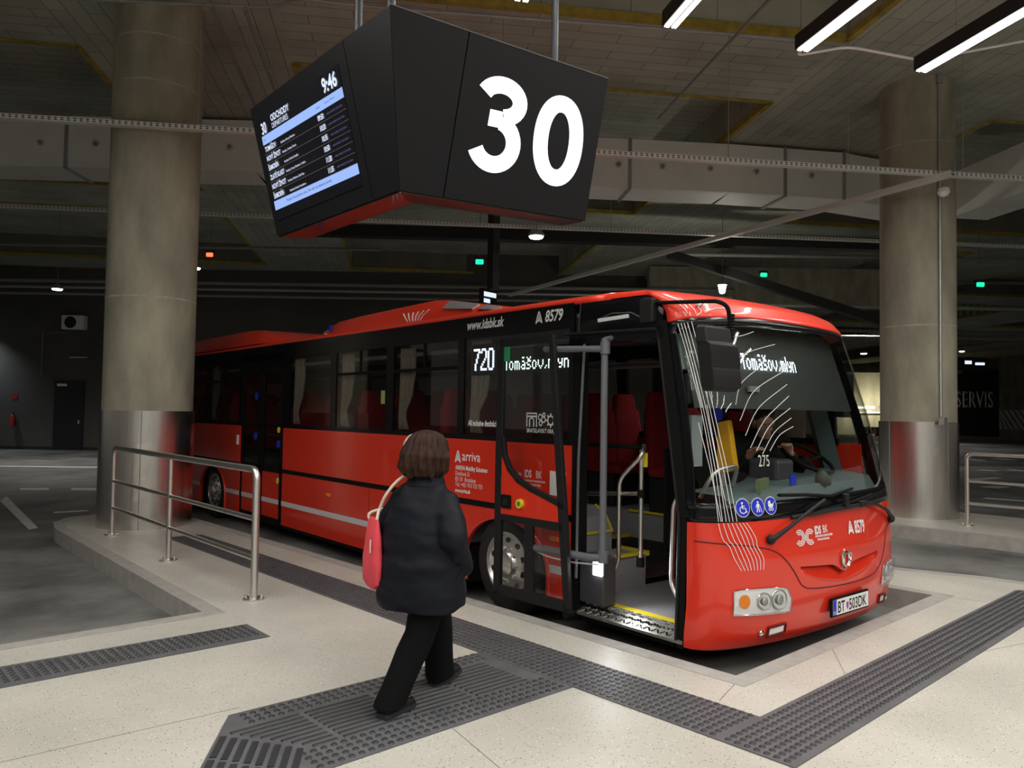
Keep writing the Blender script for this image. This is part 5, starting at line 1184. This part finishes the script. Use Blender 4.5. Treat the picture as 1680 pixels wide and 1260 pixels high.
b = MB(); b.box(.9, 1.5, 1.5, 2.2, 2.48, 2.52); b.build('roof_hatch', GREYPLAST, BUS, off=ZO, bevel=.01)
b = MB(); b.lathe([(.05, 2.48), (.045, 2.53), (.01, 2.55)], (1.0, 1.25, 0), n=14); b.lathe([(.02, 2.48), (.02, 2.52)], (.9, 1.3, 0), n=8); b.build('roof_aerial', RUBBER, BUS, off=ZO)

# side lettering (seen from -x: text runs towards the front)
def stxt(s, y, z, size, mt=WHITE, parent=None, wx=.75, bold=.0, sh=0.0, x=-.004, nm='lettering', off=ZO, slope=0.0):
    me = text_mesh(s, size, wx, bold, sh); return put(me, lambda u, v: (x, y-u, z+v+u*slope), nm, mt, parent or BUS, off)
stxt('www.idsbk.sk', 2.925, 2.295, .118, WHITE, None, .80, .0035, .25); stxt('8579', 1.865, 2.287, .128, WHITE, None, .80, .0035, .25)
A_logo(1.935, 2.325, .09, lambda u, v: (-.004, 2*1.935-u, v), 'operator_mark', BUS, WHITE, ZO)
A_logo(3.03, 1.135, .10, lambda u, v: (-.003, 2*3.03-u, v), 'operator_mark', sp1, WHITE)
stxt('arriva', 2.965, 1.105, .125, WHITE, sp1, .95, .001, 0, -.003, off=(0, 0, 0))
for s, z, sz, bd in (('ARRIVA Mobility Solutions', 1.018, .056, .0016), ('Drieňová 31', .965, .056, 0), ('821 01  Bratislava', .915, .056, 0), ('Tel.: +421 915 733 733', .866, .056, 0), ('www.arriva.sk', .812, .052, .0016)): stxt(s, 3.065, z, sz, WHITE, sp1, .78, bd, 0, -.003, off=(0, 0, 0))
gl_p = -.002
stxt('All inclusive destinácia', 2.88, 1.425, .072, WHITE, None, .66, .0018, 0, gl_p)
stxt('BRATISLAVSKÝ KRAJ', 2.07, 1.388, .047, WHITE, None, .78, .0008, 0, gl_p)
P = []
for pts in ([(0, 0), (0, .11), (.12, .11), (.12, 0)], [(.035, 0), (.035, .06), (.06, .075), (.085, .06), (.085, 0)], [(0, .085), (.12, .085)]): P += stroke(pts, .014)
for cx, cz, r in ((.165, .08, .022), (.205, .06, .022), (.17, .03, .018), (.21, .1, .014)): P += stroke([(cx+r*cos(2*pi*i/14), cz+r*sin(2*pi*i/14)) for i in range(15)], .011)
P += stroke([(.29+.034*cos(2*pi*i/20), .055+.036*sin(2*pi*i/20)) for i in range(21)], .013)
for i in range(8): a = 2*pi*i/8; P += stroke([(.29+.04*cos(a), .055+.042*sin(a)), (.29+.055*cos(a), .055+.057*sin(a))], .014)
for k in range(3): P += stroke(dens([(.365, .02+.04*k), (.385, .03+.04*k), (.41, .02+.04*k)], 3), .013)
ribbons(P, lambda u, v: (gl_p, 2.07-u, 1.435+v), 'region_logo', WHITE, BUS, ZO)
knot(-2.19, 1.015, .062, lambda u, v: (-.003, -u, v), sp1, CREAMLOGO); stxt('IDS', 2.09, 1.02, .085, WHITE, sp1, .72, .002, 0, -.003, off=(0, 0, 0)); stxt('BK', 1.95, 1.02, .085, WHITE, sp1, .72, 0, 0, -.003, off=(0, 0, 0)); stxt('INTEGROVANÝ DOPRAVNÝ SYSTÉM', 2.09, .985, .021, WHITE, sp1, .75, .0006, 0, -.003, off=(0, 0, 0)); stxt('V BRATISLAVSKOM KRAJI', 2.07, .955, .021, WHITE, sp1, .75, .0006, 0, -.003, off=(0, 0, 0))
for k, y in enumerate((2.17, 2.03, 1.88)):
    fs = lambda u, v, yy=y: (-.0035, 2*yy-u, v); s = disc(lambda u, v: (-.003, u, v), y, .845, .07, 'sticker', BLUE, sp1); pict(k, y, .845, .058, fs, s)
b = MB(); b.box(-.003, -.001, 4.36, 4.44, 1.62, 1.76); b.build('route_sticker', mat('green_sticker', (.25, .32, .10), .5), BUS, off=ZO)
# dot matrix displays
GL = {'7': ['11111', '00001', '00010', '00010', '00100', '00100', '01000', '01000', '01000'], '2': ['01110', '10001', '00001', '00001', '00010', '00100', '01000', '10000', '11111'], '0': ['01110', '10001', '10001', '10001', '10001', '10001', '10001', '10001', '01110'],
      'T': ['111', '010', '010', '010', '010', '010', '010'], 'o': ['0000', '0000', '0110', '1001', '1001', '1001', '0110'], 'm': ['00000', '00000', '11110', '10101', '10101', '10101', '10101'], 'a': ['0110', '0000', '0110', '0001', '0111', '1001', '0111'],
      's': ['1001', '0110', '0111', '1000', '0110', '0001', '1110'], 'v': ['00000', '00000', '10001', '10001', '10001', '01010', '00100'], ',': ['00', '00', '00', '00', '00', '01', '10'], 'l': ['1', '1', '1', '1', '1', '1', '1'], 'y': ['0000', '0000', '1001', '1001', '0111', '0001', '0110'], 'n': ['0000', '0000', '1110', '1001', '1001', '1001', '1001']}
def dots(txt, fn, pw, ph, nm, mt, parent, off, fat=False, fill=.86):
    b = MB(); x = 0
    for ch in txt:
        g = GL[ch]; wch = len(g[0])
        for r, row in enumerate(g):
            for c, v in enumerate(row):
                if v == '1':
                    for e in ((0, 1) if fat else (0,)):
                        u0 = (x+c*(2 if 0 else 1)+e*.5)*pw; v0 = -(r+1)*ph
                        q = .5 if fat else 1
                        b.face([fn(u0, v0), fn(u0+pw*q*fill, v0), fn(u0+pw*q*fill, v0+ph*fill), fn(u0, v0+ph*fill)])
        x += wch+1
    return b.build(nm, mt, parent, off=off)
b = MB(); b.box(.045, .08, 2.54, 2.9, 1.88, 2.16); lb = b.build('side_number_display', DARKPANEL, BUS, off=ZO)
dots('720', lambda u, v: (.042, 2.865-u, 2.122+v), .0172, .0222, 'led_digits', LEDBLUE, lb, (0, 0, 0), True, .80)
dots('720', lambda u, v: (.0425, 2.874-u, 2.124+v), .0172, .0222, 'led_digits', LEDBLUE, lb, (0, 0, 0), True, .80)
b = MB(); b.box(.045, .08, 1.62, 2.46, 1.88, 2.10); lb = b.build('side_route_display', DARKPANEL, BUS, off=ZO)
dots('Tomasov,mlyn', lambda u, v: (.042, 2.42-u, 2.022+v), .0142, .0155, 'led_text', LEDGREEN, lb, (0, 0, 0), False, .82)
# front destination box behind the windscreen
b = MB(); rows = []
xs_ = [.10+i*.1 for i in range(24)]
for o, z in ((-.13, 2.20), (-.13, 1.60)): rows.append([NX(x, z, 0)+Vector((0, .13, 0)) for x in xs_])
rows2 = [[p+Vector((0, .16, 0)) for p in r] for r in rows]
b.loft([rows[0], rows[1], rows2[1], rows2[0]], False, False); dbx = b.build('destination_display', DARKPANEL, BUS, off=ZO, smooth=40)
def DX(u, v): 
    p = NX(.535+u*.98, 2.0+v, 0); return Vector((p.x, p.y+.118, p.z))
dots('Tomasov,mlyn', lambda u, v: DX(u, v-.004), .0116, .0165, 'led_text', LED, dbx, (0, 0, 0), False, .84)
b = MB(); p = NX(.60, 1.74, 0); b.obox((p.x, p.y+.115, p.z), (1, 0, 0), (0, 1, 0), (0, 0, 1), .06, .01, .02); b.build('rear_view_camera', GALV, dbx)

# ------------------------------------------------------------------ open front door leaf, swung outside and rearwards
DLX = -.20
b = MB(); th = .035
ob_ = [(1.335, .085), (2.235, .06), (2.235, .73), (2.235, 1.22), (2.205, 2.15), (1.555, 2.15), (1.515, 1.6)]
ib_up = [(1.405, .865), (1.58, .905), (1.80, .955), (1.95, 1.0), (2.06, 1.08), (2.14, 1.22), (2.135, 1.48), (2.15, 2.09), (1.615, 2.09), (1.56, 1.5)]
def frame_strip(outer, inner, nm):
    pass
FR = MB()
def slab(poly): FR.prism(poly, DLX, DLX+th, f=lambda a, c, d: (d, a, c))
slab([(1.335, .085), (1.40, .085), (1.475, .80), (1.60, 2.10), (1.555, 2.15), (1.40, .86)])          # leading edge
slab([(2.155, .06), (2.235, .06), (2.235, 1.22), (2.205, 2.15), (2.15, 2.15), (2.15, 1.22), (2.155, .8)])   # trailing edge
slab([(1.555, 2.15), (1.60, 2.085), (2.16, 2.085), (2.205, 2.15)])
slab([(1.335, .085), (1.40, .165), (2.16, .15), (2.235, .06)])
slab([(1.425, .665), (2.16, .675), (2.16, .725), (1.43, .735)])
slab([(1.75, .15), (1.85, .15), (1.86, .68), (1.77, .68)])
for i, (p, q) in enumerate(zip([(1.42, .855), (1.60, .905), (1.80, .955), (1.95, 1.01), (2.06, 1.09), (2.13, 1.2)], [(1.60, .905), (1.80, .955), (1.95, 1.01), (2.06, 1.09), (2.13, 1.2), (2.15, 1.34)])):
    pv, qv = Vector((*p, 0)), Vector((*q, 0)); d = (qv-pv).normalized(); n = Vector((-d.y, d.x, 0))*.022
    slab([(p[0]-n.x-d.x*.01, p[1]-n.y-d.y*.01), (q[0]-n.x+d.x*.01, q[1]-n.y+d.y*.01), (q[0]+n.x+d.x*.01, q[1]+n.y+d.y*.01), (p[0]+n.x-d.x*.01, p[1]+n.y-d.y*.01)])
FD = FR.build('front_door', PLASTIC, BUS, off=ZO, bevel=.004)
b = MB(); b.prism([(1.435, .73), (2.16, .72), (2.16, 1.25), (2.07, 1.09), (1.95, 1.005), (1.80, .95), (1.60, .90), (1.45, .86)], DLX+.004, DLX+th-.004, f=lambda a, c, d: (d, a, c)); b.build('door_panel', RED, FD)
b = MB(); b.prism([(1.45, .86), (1.60, .90), (1.80, .95), (1.95, 1.005), (2.07, 1.09), (2.16, 1.25), (2.16, 2.1), (1.59, 2.1)], DLX+.014, DLX+.02, f=lambda a, c, d: (d, a, c)); b.build('door_glass', DOORGLASS, FD)
b = MB(); b.prism([(1.40, .12), (2.16, .11), (2.16, .70), (1.43, .70)], DLX+.014, DLX+.02, f=lambda a, c, d: (d, a, c)); b.build('door_glass', DOORGLASS, FD)
b = MB(); b.box(DLX-.012, DLX+.004, 2.02, 2.14, .775, .885); hx_ = b.build('door_handle', RUBBER, FD, bevel=.008)
b = MB(); b.box(DLX-.022, DLX-.012, 2.045, 2.10, .80, .86); b.build('handle_grip', PLASTIC, hx_, bevel=.006)
b = MB(); b.tube([(DLX+.004, 1.905, .83), (DLX-.02, 1.905, .83)], .037, 22); bt = b.build('door_button', YELLOW, FD, smooth=40)
b = MB(); b.tube([(DLX-.02, 1.905, .83), (DLX-.025, 1.905, .83)], .019, 18); b.build('button_center', mat('button_green', (.05, .22, .07), .4), bt)
b = MB(); b.box(DLX+.006, DLX+.012, 2.075, 2.145, 1.965, 2.10); b.build('green_sticker', mat('exit_green', (.02, .25, .10), .5), FD)
b = MB(); b.tube([(DLX-.02, 1.36, .075), (DLX+.05, 1.36, .075)], .03, 10); b.build('door_roller', RUBBER, FD)
# swing arms and door pole
b = MB(); b.tube([(-.08, 1.125, .50), (-.08, 1.125, 2.10)], .026, 14); dp = b.build('door_pole', GREYPOLE, BUS, off=ZO, smooth=True)
b = MB(); b.tube(round_path([(-.08, 1.125, 2.02), (-.11, 1.30, 2.03), (-.165, 1.68, 2.045)], .06), .024, 12); b.build('swing_arm', GREYPOLE, dp, smooth=True)
b = MB(); b.tube(round_path([(-.08, 1.10, .52), (-.11, 1.20, .50), (-.165, 1.85, .50)], .06), .030, 12); b.build('swing_arm', GREYPOLE, dp, smooth=True)
b = MB(); b.tube(round_path([(-.10, 1.15, .46), (-.12, 1.4, .44), (-.15, 1.65, .45), (-.16, 1.83, .49)], .06), .006, 8); b.build('arm_cable', STRIPE, dp, smooth=True)
for z in (2.03, .52):
    b = MB(); b.lathe([(.036, z-.045), (.036, z+.045)], (-.08, 1.12, 0), n=16); b.build('pole_clamp', GREYPOLE, dp, smooth=40)
b = MB(); b.tube([(-.08, 1.125, 2.09), (.05, 1.125, 2.12)], .02, 10); b.build('pole_bracket', GREYPOLE, dp)
b = MB(); b.box(.0, .14, 1.19, 1.44, .13, .49); gb = b.build('door_engine_box', GREYPLAST, BUS, off=ZO, bevel=.015)
b = MB(); b.obox((-.012, 1.235, .405), (1, 0, 0), (0, 1, 0), (0, 0, 1), .012, .045, .05); b.build('step_lamp', STEPLIT, gb, bevel=.008)
l = bpy.data.lights.new('step_light', 'SPOT'); l.energy = 10; l.spot_size = radians(150); l.spot_blend = .8; l.shadow_soft_size = .04; l.color = (.97, .98, 1)
lo_ = bpy.data.objects.new('step_light', l); COL.objects.link(lo_); lo_.parent = gb; lo_.location = (.05, 1.17, .42); lo_.rotation_euler = (radians(-80), 0, radians(10))
# entrance step, floors
b = MB(); b.box(.10, 2.4, .42, 1.56, .085, .115); b.build('entrance_floor', FLOORGREY, BUS, off=ZO)
b = MB(); b.hexa([(-.004, .47, .03), (-.004, 1.5, .03), (.125, 1.5, .085), (.125, .47, .085), (-.004, .47, .05), (-.004, 1.5, .05), (.125, 1.5, .118), (.125, .47, .118)]); st = b.build('door_step', ALU, BUS, off=ZO)
b = MB()
for i in range(26):
    for j in range(3):
        s = 1 if (i+j) % 2 else -1; c = Vector((.02+j*.042, .50+i*.0385, .0525+(.024+j*.042)*.527)); d = Vector((s*.7, .7, s*.7*.527)).normalized(); nn = Vector((-.467, 0, .884)); b.obox(c, d, nn.cross(d), nn, .019, .006, .003)
b.build('tread_pattern', CHROME, st)
b = MB(); b.box(.125, .205, .47, 1.50, .113, .119); b.build('yellow_step_edge', YELLOW, BUS, off=ZO)
b = MB(); b.box(.12, .86, 1.52, 1.84, .10, .385); pd = b.build('podium', FLOORGREY, BUS, off=ZO)
b = MB(); b.box(.12, .875, 1.50, 1.535, .385, .41); b.build('yellow_edge', YELLOW, pd)
b = MB(); b.box(.85, .885, 1.5, 1.84, .37, .41); b.build('yellow_edge', YELLOW, pd)
b = MB(); b.prism([(1.85, .10), (2.9, .10), (2.9, .74), (2.05, .74), (1.93, .66), (1.85, .54)], .34, .80, f=lambda a, c, d: (d, a, c)); wb = b.build('wheel_box', FLOORGREY, BUS, off=ZO)
b = MB(); b.tube([(.34, 1.845, .54), (.80, 1.845, .54), (.80, 1.925, .665), (.80, 2.05, .745)], .012, 6); b.build('yellow_edge', YELLOW, wb)
b = MB(); b.box(.86, 1.65, 1.75, 12.1, .10, .24); b.box(.86, 1.65, 2.4, 12.1, .24, .36); fl_ = b.build('aisle_floor', FLOORGREY, BUS, off=ZO)
for y, z in ((1.75, .24), (2.4, .36)):
    b = MB(); b.box(.87, 1.65, y-.01, y+.03, z-.02, z+.008); b.build('yellow_edge', YELLOW, fl_)
b = MB(); b.box(1.65, 2.44, 1.3, 12.1, .10, .60); pr = b.build('far_podium', FLOORGREY, BUS, off=ZO)
b = MB(); b.tube([(1.64, 1.32, .55), (1.64, 1.6, .60), (1.64, 2.4, .60)], .014, 6); b.build('yellow_edge', YELLOW, pr)
b = MB(); b.box(.06, .86, 3.0, 6.9, .34, .60); b.box(.37, .86, 8.5, 12.1, .34, .60); b.build('near_podium', FLOORGREY, BUS, off=ZO)
b = MB(); b.box(.05, 2.42, .75, 12.15, 2.30, 2.33); cp = b.build('interior_ceiling', INTGREY, BUS, off=ZO)
b = MB(); b.box(1.95, 2.38, .9, 12.1, 2.06, 2.10); b.box(.06, .40, 1.6, 12.1, 2.10, 2.14); b.build('luggage_rack', INTGREY, BUS, off=ZO)
b = MB(); b.tube([(1.94, .9, 2.05), (1.94, 12.1, 2.05)], .022, 8); b.build('rack_rail', GALV, BUS, off=ZO)
# seats
def seat(x, y, z, mirror=False, name='passenger_seat'):
    b = MB(); rings = []
    for zz, w_, d, yo in ((.38, .20, .045, 0), (.55, .215, .055, .01), (.80, .215, .06, .03), (.98, .205, .06, .055), (1.02, .16, .055, .065), (1.12, .155, .055, .075), (1.17, .12, .04, .08)):
        rings.append([(w_*math.copysign(abs(cos(t))**.5, cos(t)), yo+d*math.copysign(abs(sin(t))**.6, sin(t)), zz) for t in [2*pi*i/20 for i in range(20)]])
    b.loft(rings); s = b.build(name, SEATRED, BUS, off=(x, y, z-RZ), smooth=50)
    b = MB(); b.box(-.21, .21, -.43, .03, .34, .44); b.build('seat_cushion', SEATRED, s, bevel=.03)
    b = MB(); b.box(-.16, .16, -.3, .05, 0, .34); b.box(-.205, .205, .045, .085, .40, .95); b.build('seat_shell', SEATDARK, s, bevel=.01)
    return s
pr_ = seat(1.86, 2.15, .60)
for k, (x, y, z) in enumerate([(2.27, 2.15, .60)]+[(x, y, .60) for y in (2.98, 3.8, 4.62, 5.44, 6.26, 7.1, 7.95, 8.8, 9.65, 10.5, 11.4) for x in (1.86, 2.27)]+[(x, y, .60) for y in (3.4, 4.22, 5.04, 5.86, 6.68, 9.1, 9.92, 10.75, 11.5) for x in (.30, .70)]+[]):
    c = copy_tree(pr_, BUS); c.location = (x, y, z-RZ)
# grab rails in the entrance
def rail(pts, r, nm, mt=STEEL, rad=.07, par=BUS, off=ZO):
    b = MB(); b.tube(round_path(pts, rad), r, 12); return b.build(nm, mt, par, off=off, smooth=True)
rail([(.16, 1.38, .335), (.28, 1.34, .335), (.30, 1.315, .42), (.30, 1.315, 1.045), (.30, 1.09, 1.24), (.36, 1.12, 1.31), (.5, 1.25, 1.30)], .017, 'grab_rail')
rail([(.33, 1.12, .41), (.33, 1.12, 1.28)], .017, 'grab_rail'); rail([(.33, 1.12, .95), (.33, 1.70, .90)], .017, 'grab_rail'); rail([(.33, 1.12, 1.30), (.33, 1.7, 1.30)], .018, 'grab_rail', RUBBER)
b = MB(); b.lathe([(.03, .40), (.03, .47)], (.33, 1.12, 0), n=12); b.lathe([(.03, .92), (.03, .98)], (.33, 1.12, 0), n=12); b.build('rail_socket', RUBBER, BUS, off=ZO)
b = MB(); b.box(.345, .36, 1.08, 1.13, 1.15, 1.26); b.build('stop_button', YELLOW, BUS, off=ZO, bevel=.005)
rail([(.12, .60, 1.0), (.15, .67, .92), (.15, .685, .377), (.12, .60, .29)], .017, 'grab_rail', rad=.12)
# driver's cab: dashboard, wheel, seat, partition, validator
b = MB()
def dash_ring(z0, y1, top): return None
xsd = [.22+i*.0925 for i in range(25)]
fr = [NX(x, .93, 0)+Vector((0, .06, 0)) for x in xsd]; ft = [NX(x, .985+.02*min(1, (x-.2)/.6), 0)+Vector((0, .10, 0)) for x in xsd]
f2 = [NX(x, 1.0, 0)+Vector((0, .135, .01+.05*min(1, max(0, (x-.3)/.7)))) for x in xsd]
bk = [Vector((x, max(lerp([.2, .9, 1.2, 2.3], [.62, .62, .74, .74], x), q.y+.05), lerp([.2, .9, 1.2, 2.3], [1.02, 1.05, 1.10, 1.10], x))) for x, q in zip(xsd, f2)]
bd = [Vector((p.x, p.y, .62)) for p in bk]
b.loft([fr, ft, f2, bk, bd], False, False); db = b.build('dashboard', TEAL, BUS, off=ZO, smooth=50)
b = MB(); b.loft([[NX(x, .85, 0)+Vector((0, .05, 0)) for x in xsd], [NX(x, .94, 0)+Vector((0, .055, 0)) for x in xsd]], False, False); b.build('dashboard_base', DASHBLK, db)
b = MB(); b.tube([NX(x, 1.0, 0)+Vector((0, .125, .012)) for x in xsd[10:]], .006, 6); b.build('dashboard_seam', RUBBER, db)
sw_c = Vector((1.72, .56, 1.22)); sd_ = Vector((0, -.5, .86)).normalized(); sa = Vector((1, 0, 0)); sb_ = sd_.cross(sa)
b = MB(); b.tube([sw_c+(sa*cos(t)+sb_*sin(t))*.225 for t in [2*pi*i/36 for i in range(37)]], .016, 10); stw = b.build('steering_wheel', RUBBER, BUS, off=ZO, smooth=True)
b = MB(); b.tube([sw_c-sa*.22, sw_c-sd_*.05, sw_c+sa*.22], .018, 8); b.tube([sw_c-sd_*.03, sw_c-sd_*.05+sb_*-.2], .018, 8); b.ball(sw_c-sd_*.05, .06); b.tube([sw_c-sd_*.06, sw_c-sd_*.4], .04, 10); b.build('spokes', RUBBER, stw)
cds = seat(1.95, 1.28, .42, name='driver_seat')
for z_ in (0,):
    b = MB(); b.box(1.06, 1.30, .42, .68, 1.05, 1.225); b.build('ticket_console', GREYPLAST, BUS, off=ZO, bevel=.03)
    b = MB(); b.obox((.62, .27, 1.06), Vector((.95, .3, 0)), Vector((-.3, .95, 0)), (0, 0, 1), .12, .015, .055); b.build('driver_notice', mat('notice_green', (.14, .17, .08), .7), BUS, off=ZO)
    b = MB(); b.obox((.93, .22, 1.06), Vector((.9, -.4, 0)), Vector((.4, .9, 0)), (0, 0, 1), .025, .006, .075); b.build('blue_notice', BLUE, BUS, off=ZO)
    b = MB(); b.ball((1.30, .20, 1.085), .05, .05, .07); b.ball((1.37, .20, 1.07), .035, .035, .05); b.build('dashboard_ornament', mat('olive_toy', (.05, .055, .03), .7), BUS, off=ZO, smooth=True)
b = MB(); b.prism([(.50, 1.16), (.62, 1.13), (.66, 1.15), (.655, 1.50), (.565, 1.52), (.545, 1.42)], .60, .66, f=lambda a, c, d: (d, a-.02, c)); tv = b.build('ticket_validator', mat('validator_yellow', (.75, .36, .01), .4), BUS, off=ZO, bevel=.012)
b = MB(); b.tube([(.63, .60, .115), (.63, .60, 1.16)], .02, 10); b.build('validator_pole', STEEL, tv)
b = MB(); b.obox((.63, .66, 1.64), (1, 0, 0), Vector((0, .97, -.2)), Vector((0, .2, .97)), .012, .03, .13); b.build('blue_pennant', BLUE, BUS, off=ZO)
rail([(.25, .52, .98), (.26, .42, 1.17), (.55, .42, 1.20), (.60, .50, 1.05)], .016, 'grab_rail', rad=.1)
b = MB(); b.box(1.25, 2.38, 1.62, 1.65, .25, 1.25); b.build('cab_partition', DASHBLK, BUS, off=ZO)
b = MB(); b.loft([[(2.36-lerp([1, 2.2], [0, .12], z), .56+lerp([1, 2.2], [0, .26], z), z), (2.41-lerp([1, 2.2], [0, .13], z), .62+lerp([1, 2.2], [0, .26], z), z), (2.37-lerp([1, 2.2], [0, .13], z), .76+lerp([1, 2.2], [0, .26], z), z), (2.32-lerp([1, 2.2], [0, .12], z), .7+lerp([1, 2.2], [0, .26], z), z)] for z in (1.05, 1.5, 2.0)]); b.build('far_pillar_trim', TEAL, BUS, off=ZO, smooth=40)
b = MB(); b.loft([[(.07, .62, 2.12), (.25, .60, 2.12), (.25, .68, 2.12), (.07, .70, 2.12)], [(.09, .55, 1.86), (.24, .53, 1.86), (.24, .62, 1.86), (.09, .64, 1.86)]]); pb = b.build('pillar_box', mat('mint_panel', (.42, .56, .53), .6), BUS, off=ZO, bevel=.015)
b = MB(); b.box(.10, .23, .50, .56, 1.62, 1.84); b.build('interior_mirror', GREYPLAST, BUS, off=ZO, bevel=.02)
b = MB(); b.box(.11, .23, .49, .52, 1.2, 1.55); b.build('pillar_sheet', mat('grey_sheet', (.28, .31, .31), .5), BUS, off=ZO)
b = MB(); b.box(2.28, 2.31, .9, 1.5, 1.36, 2.0); b.build('driver_blind', CURTAIN, BUS, off=ZO)
# mirrors
def mirror(fx, nm):
    f = lambda x, y, z: ((fx-x) if fx else x, y, z)
    b = MB(); b.tube(round_path([f(.0, .74, 2.33), f(-.155, .10, 2.262), f(-.075, .08, 2.238), f(-.05, .08, 2.15), f(-.045, .08, 2.0)], .06), .014, 10); m_ = b.build(nm, RUBBER, BUS, off=ZO, smooth=True)
    b = MB(); b.obox(f(.0, .77, 2.275), (1, 0, 0), (0, 1, 0), (0, 0, 1), .05, .06, .085); b.build('mirror_bracket', PLASTIC, m_, bevel=.012)
    b = MB()
    sh_ = [(2.105, -.30, -.08, .0), (2.09, -.325, -.065, .045), (2.0, -.325, -.055, .055), (1.985, -.31, -.02, .075), (1.87, -.295, .005, .08), (1.845, -.285, .01, .068), (1.82, -.28, .012, .075), (1.73, -.262, .03, .07), (1.70, -.24, .01, .03)]
    b.loft([[f(a, .14, z), f(a+.01, .12-d, z), f(c-.01, .10-d*.9, z), f(c, .13, z)] for z, a, c, d in sh_]); b.build('mirror_housing', PLASTIC, m_, smooth=35, bevel=.006)
    b = MB(); q_ = [f(-.28, .142, 2.07), f(-.09, .135, 2.07), f(-.01, .135, 1.74), f(-.25, .142, 1.74)]; b.face(q_); o = b.build('mirror_glass', CHROME, m_); sd = o.modifiers.new('t', 'SOLIDIFY'); sd.thickness = .004
    b = MB(); 
    for i in range(9): b.lathe([(.021, 2.03+i*.018), (.024, 2.036+i*.018), (.021, 2.044+i*.018)], f(-.045, .075, 0), n=14)
    b.build('mirror_boot', RUBBER, m_, smooth=True)
mirror(0, 'wing_mirror')
b = MB(); b.tube([(2.36, .85, 2.15), (2.52, .75, 2.1), (2.56, .72, 1.95)], .014, 8); fm = b.build('far_mirror', RUBBER, BUS, off=ZO, smooth=True)
b = MB(); b.box(2.47, 2.66, .62, .72, 1.55, 1.95); b.build('mirror_housing', PLASTIC, fm, bevel=.02)
b = MB(); b.box(2.48, 2.65, .722, .728, 1.58, 1.92); b.build('mirror_glass', CHROME, fm)

# driver
DV = empty('person', (0, 0, 0), 0, 'bus driver in dark jacket bending over the console behind the windscreen', 'person')
DM = Matrix.Translation((4.3394, 2.5463, 0)) @ Matrix.Rotation(BR, 4, 'Z'); DV.location = DM @ Vector((1.85, 1.12, .30)); DV.rotation_euler = (0, 0, BR+pi+radians(-40)+radians(20))
DVR = Matrix.Rotation(-radians(20)+pi, 4, 'Z')
def dl_(x, y, z):   # bus coordinates -> driver's own frame
    return (Matrix.Translation(DV.location) @ Matrix.Rotation(DV.rotation_euler.z, 4, 'Z')).inverted() @ (DM @ Vector((x, y, z)))
hp_ = dl_(1.85, 1.10, .90); ch = dl_(1.66, .95, 1.28); nk = dl_(1.58, .86, 1.40); hc2 = dl_(1.48, .80, 1.50)
ax_ = Vector((1, 0, 0))
shl, shr = dl_(1.82, .86, 1.30), dl_(1.48, 1.06, 1.32)
hdR, hdL = dl_(1.20, .74, 1.25), dl_(1.60, .64, 1.27); elR, elL = dl_(1.32, .98, 1.08), dl_(1.86, .72, 1.08)
b = MB(); fd = (dl_(1.2, .5, 1.42)-hc2); yaw = atan2(-fd.x, fd.y); q2, R2 = head(b, hc2, 1.0, yaw, radians(-28))
b.tube([ch, nk, hc2], [.075, .058, .055], 12); capsule(b, [hp_, ch], [.15, .15]); capsule(b, [shl, shr], [.085, .085])
for s, e, h in ((shr, elR, hdR), (shl, elL, hdL)):
    capsule(b, [s, e], [.055, .042]); capsule(b, [e, h], [.042, .028]); hand(b, h, (h-e), (0, 0, -1), 1.05, .75)
for t in (-1, 1):
    kn = hp_+(dl_(1.75+t*.11, .68, .93)-hp_); an = dl_(1.75+t*.11, .60, .46); ft_ = dl_(1.72+t*.11, .46, .42)
    capsule(b, [hp_+Vector((0, 0, -.02)), kn], [.10, .065]); capsule(b, [kn, an], [.065, .04]); capsule(b, [an, ft_], [.04, .032])
bd2 = melt(b.build('body', SKIN, DV), .006, 3, .5); face_parts(q2, R2, 1.0, DV)
b = MB(); b.ball(hc2+R2 @ Vector((0, -.03, .05)), .088, .10, .085, R=R2); b.build('hair', mat('dark_hair', (.012, .01, .009), .6, bump=.4, bscale=60), DV, smooth=True)
b = MB(); capsule(b, [hp_, ch], [.165, .175]); capsule(b, [shl, shr], [.105, .105]); b.tube([ch, nk], [.12, .075], 14)
for s, e, h in ((shr, elR, hdR), (shl, elL, hdL)): capsule(b, [s, e], [.078, .066]); b.tube([e, h.lerp(e, .12)], [.066, .045], 14); b.ball(e, .066)
JK = mat('driver_jacket', (.012, .012, .014), .8); melt(b.build('jacket', JK, DV), .014, 4)
b = MB()
for t in (-1, 1):
    kn = hp_+(dl_(1.75+t*.11, .68, .93)-hp_); an = dl_(1.75+t*.11, .60, .50); capsule(b, [hp_+Vector((0, 0, -.02)), kn], [.115, .08]); capsule(b, [kn, an], [.08, .06])
melt(b.build('trousers', TROUSER, DV), .014, 3)
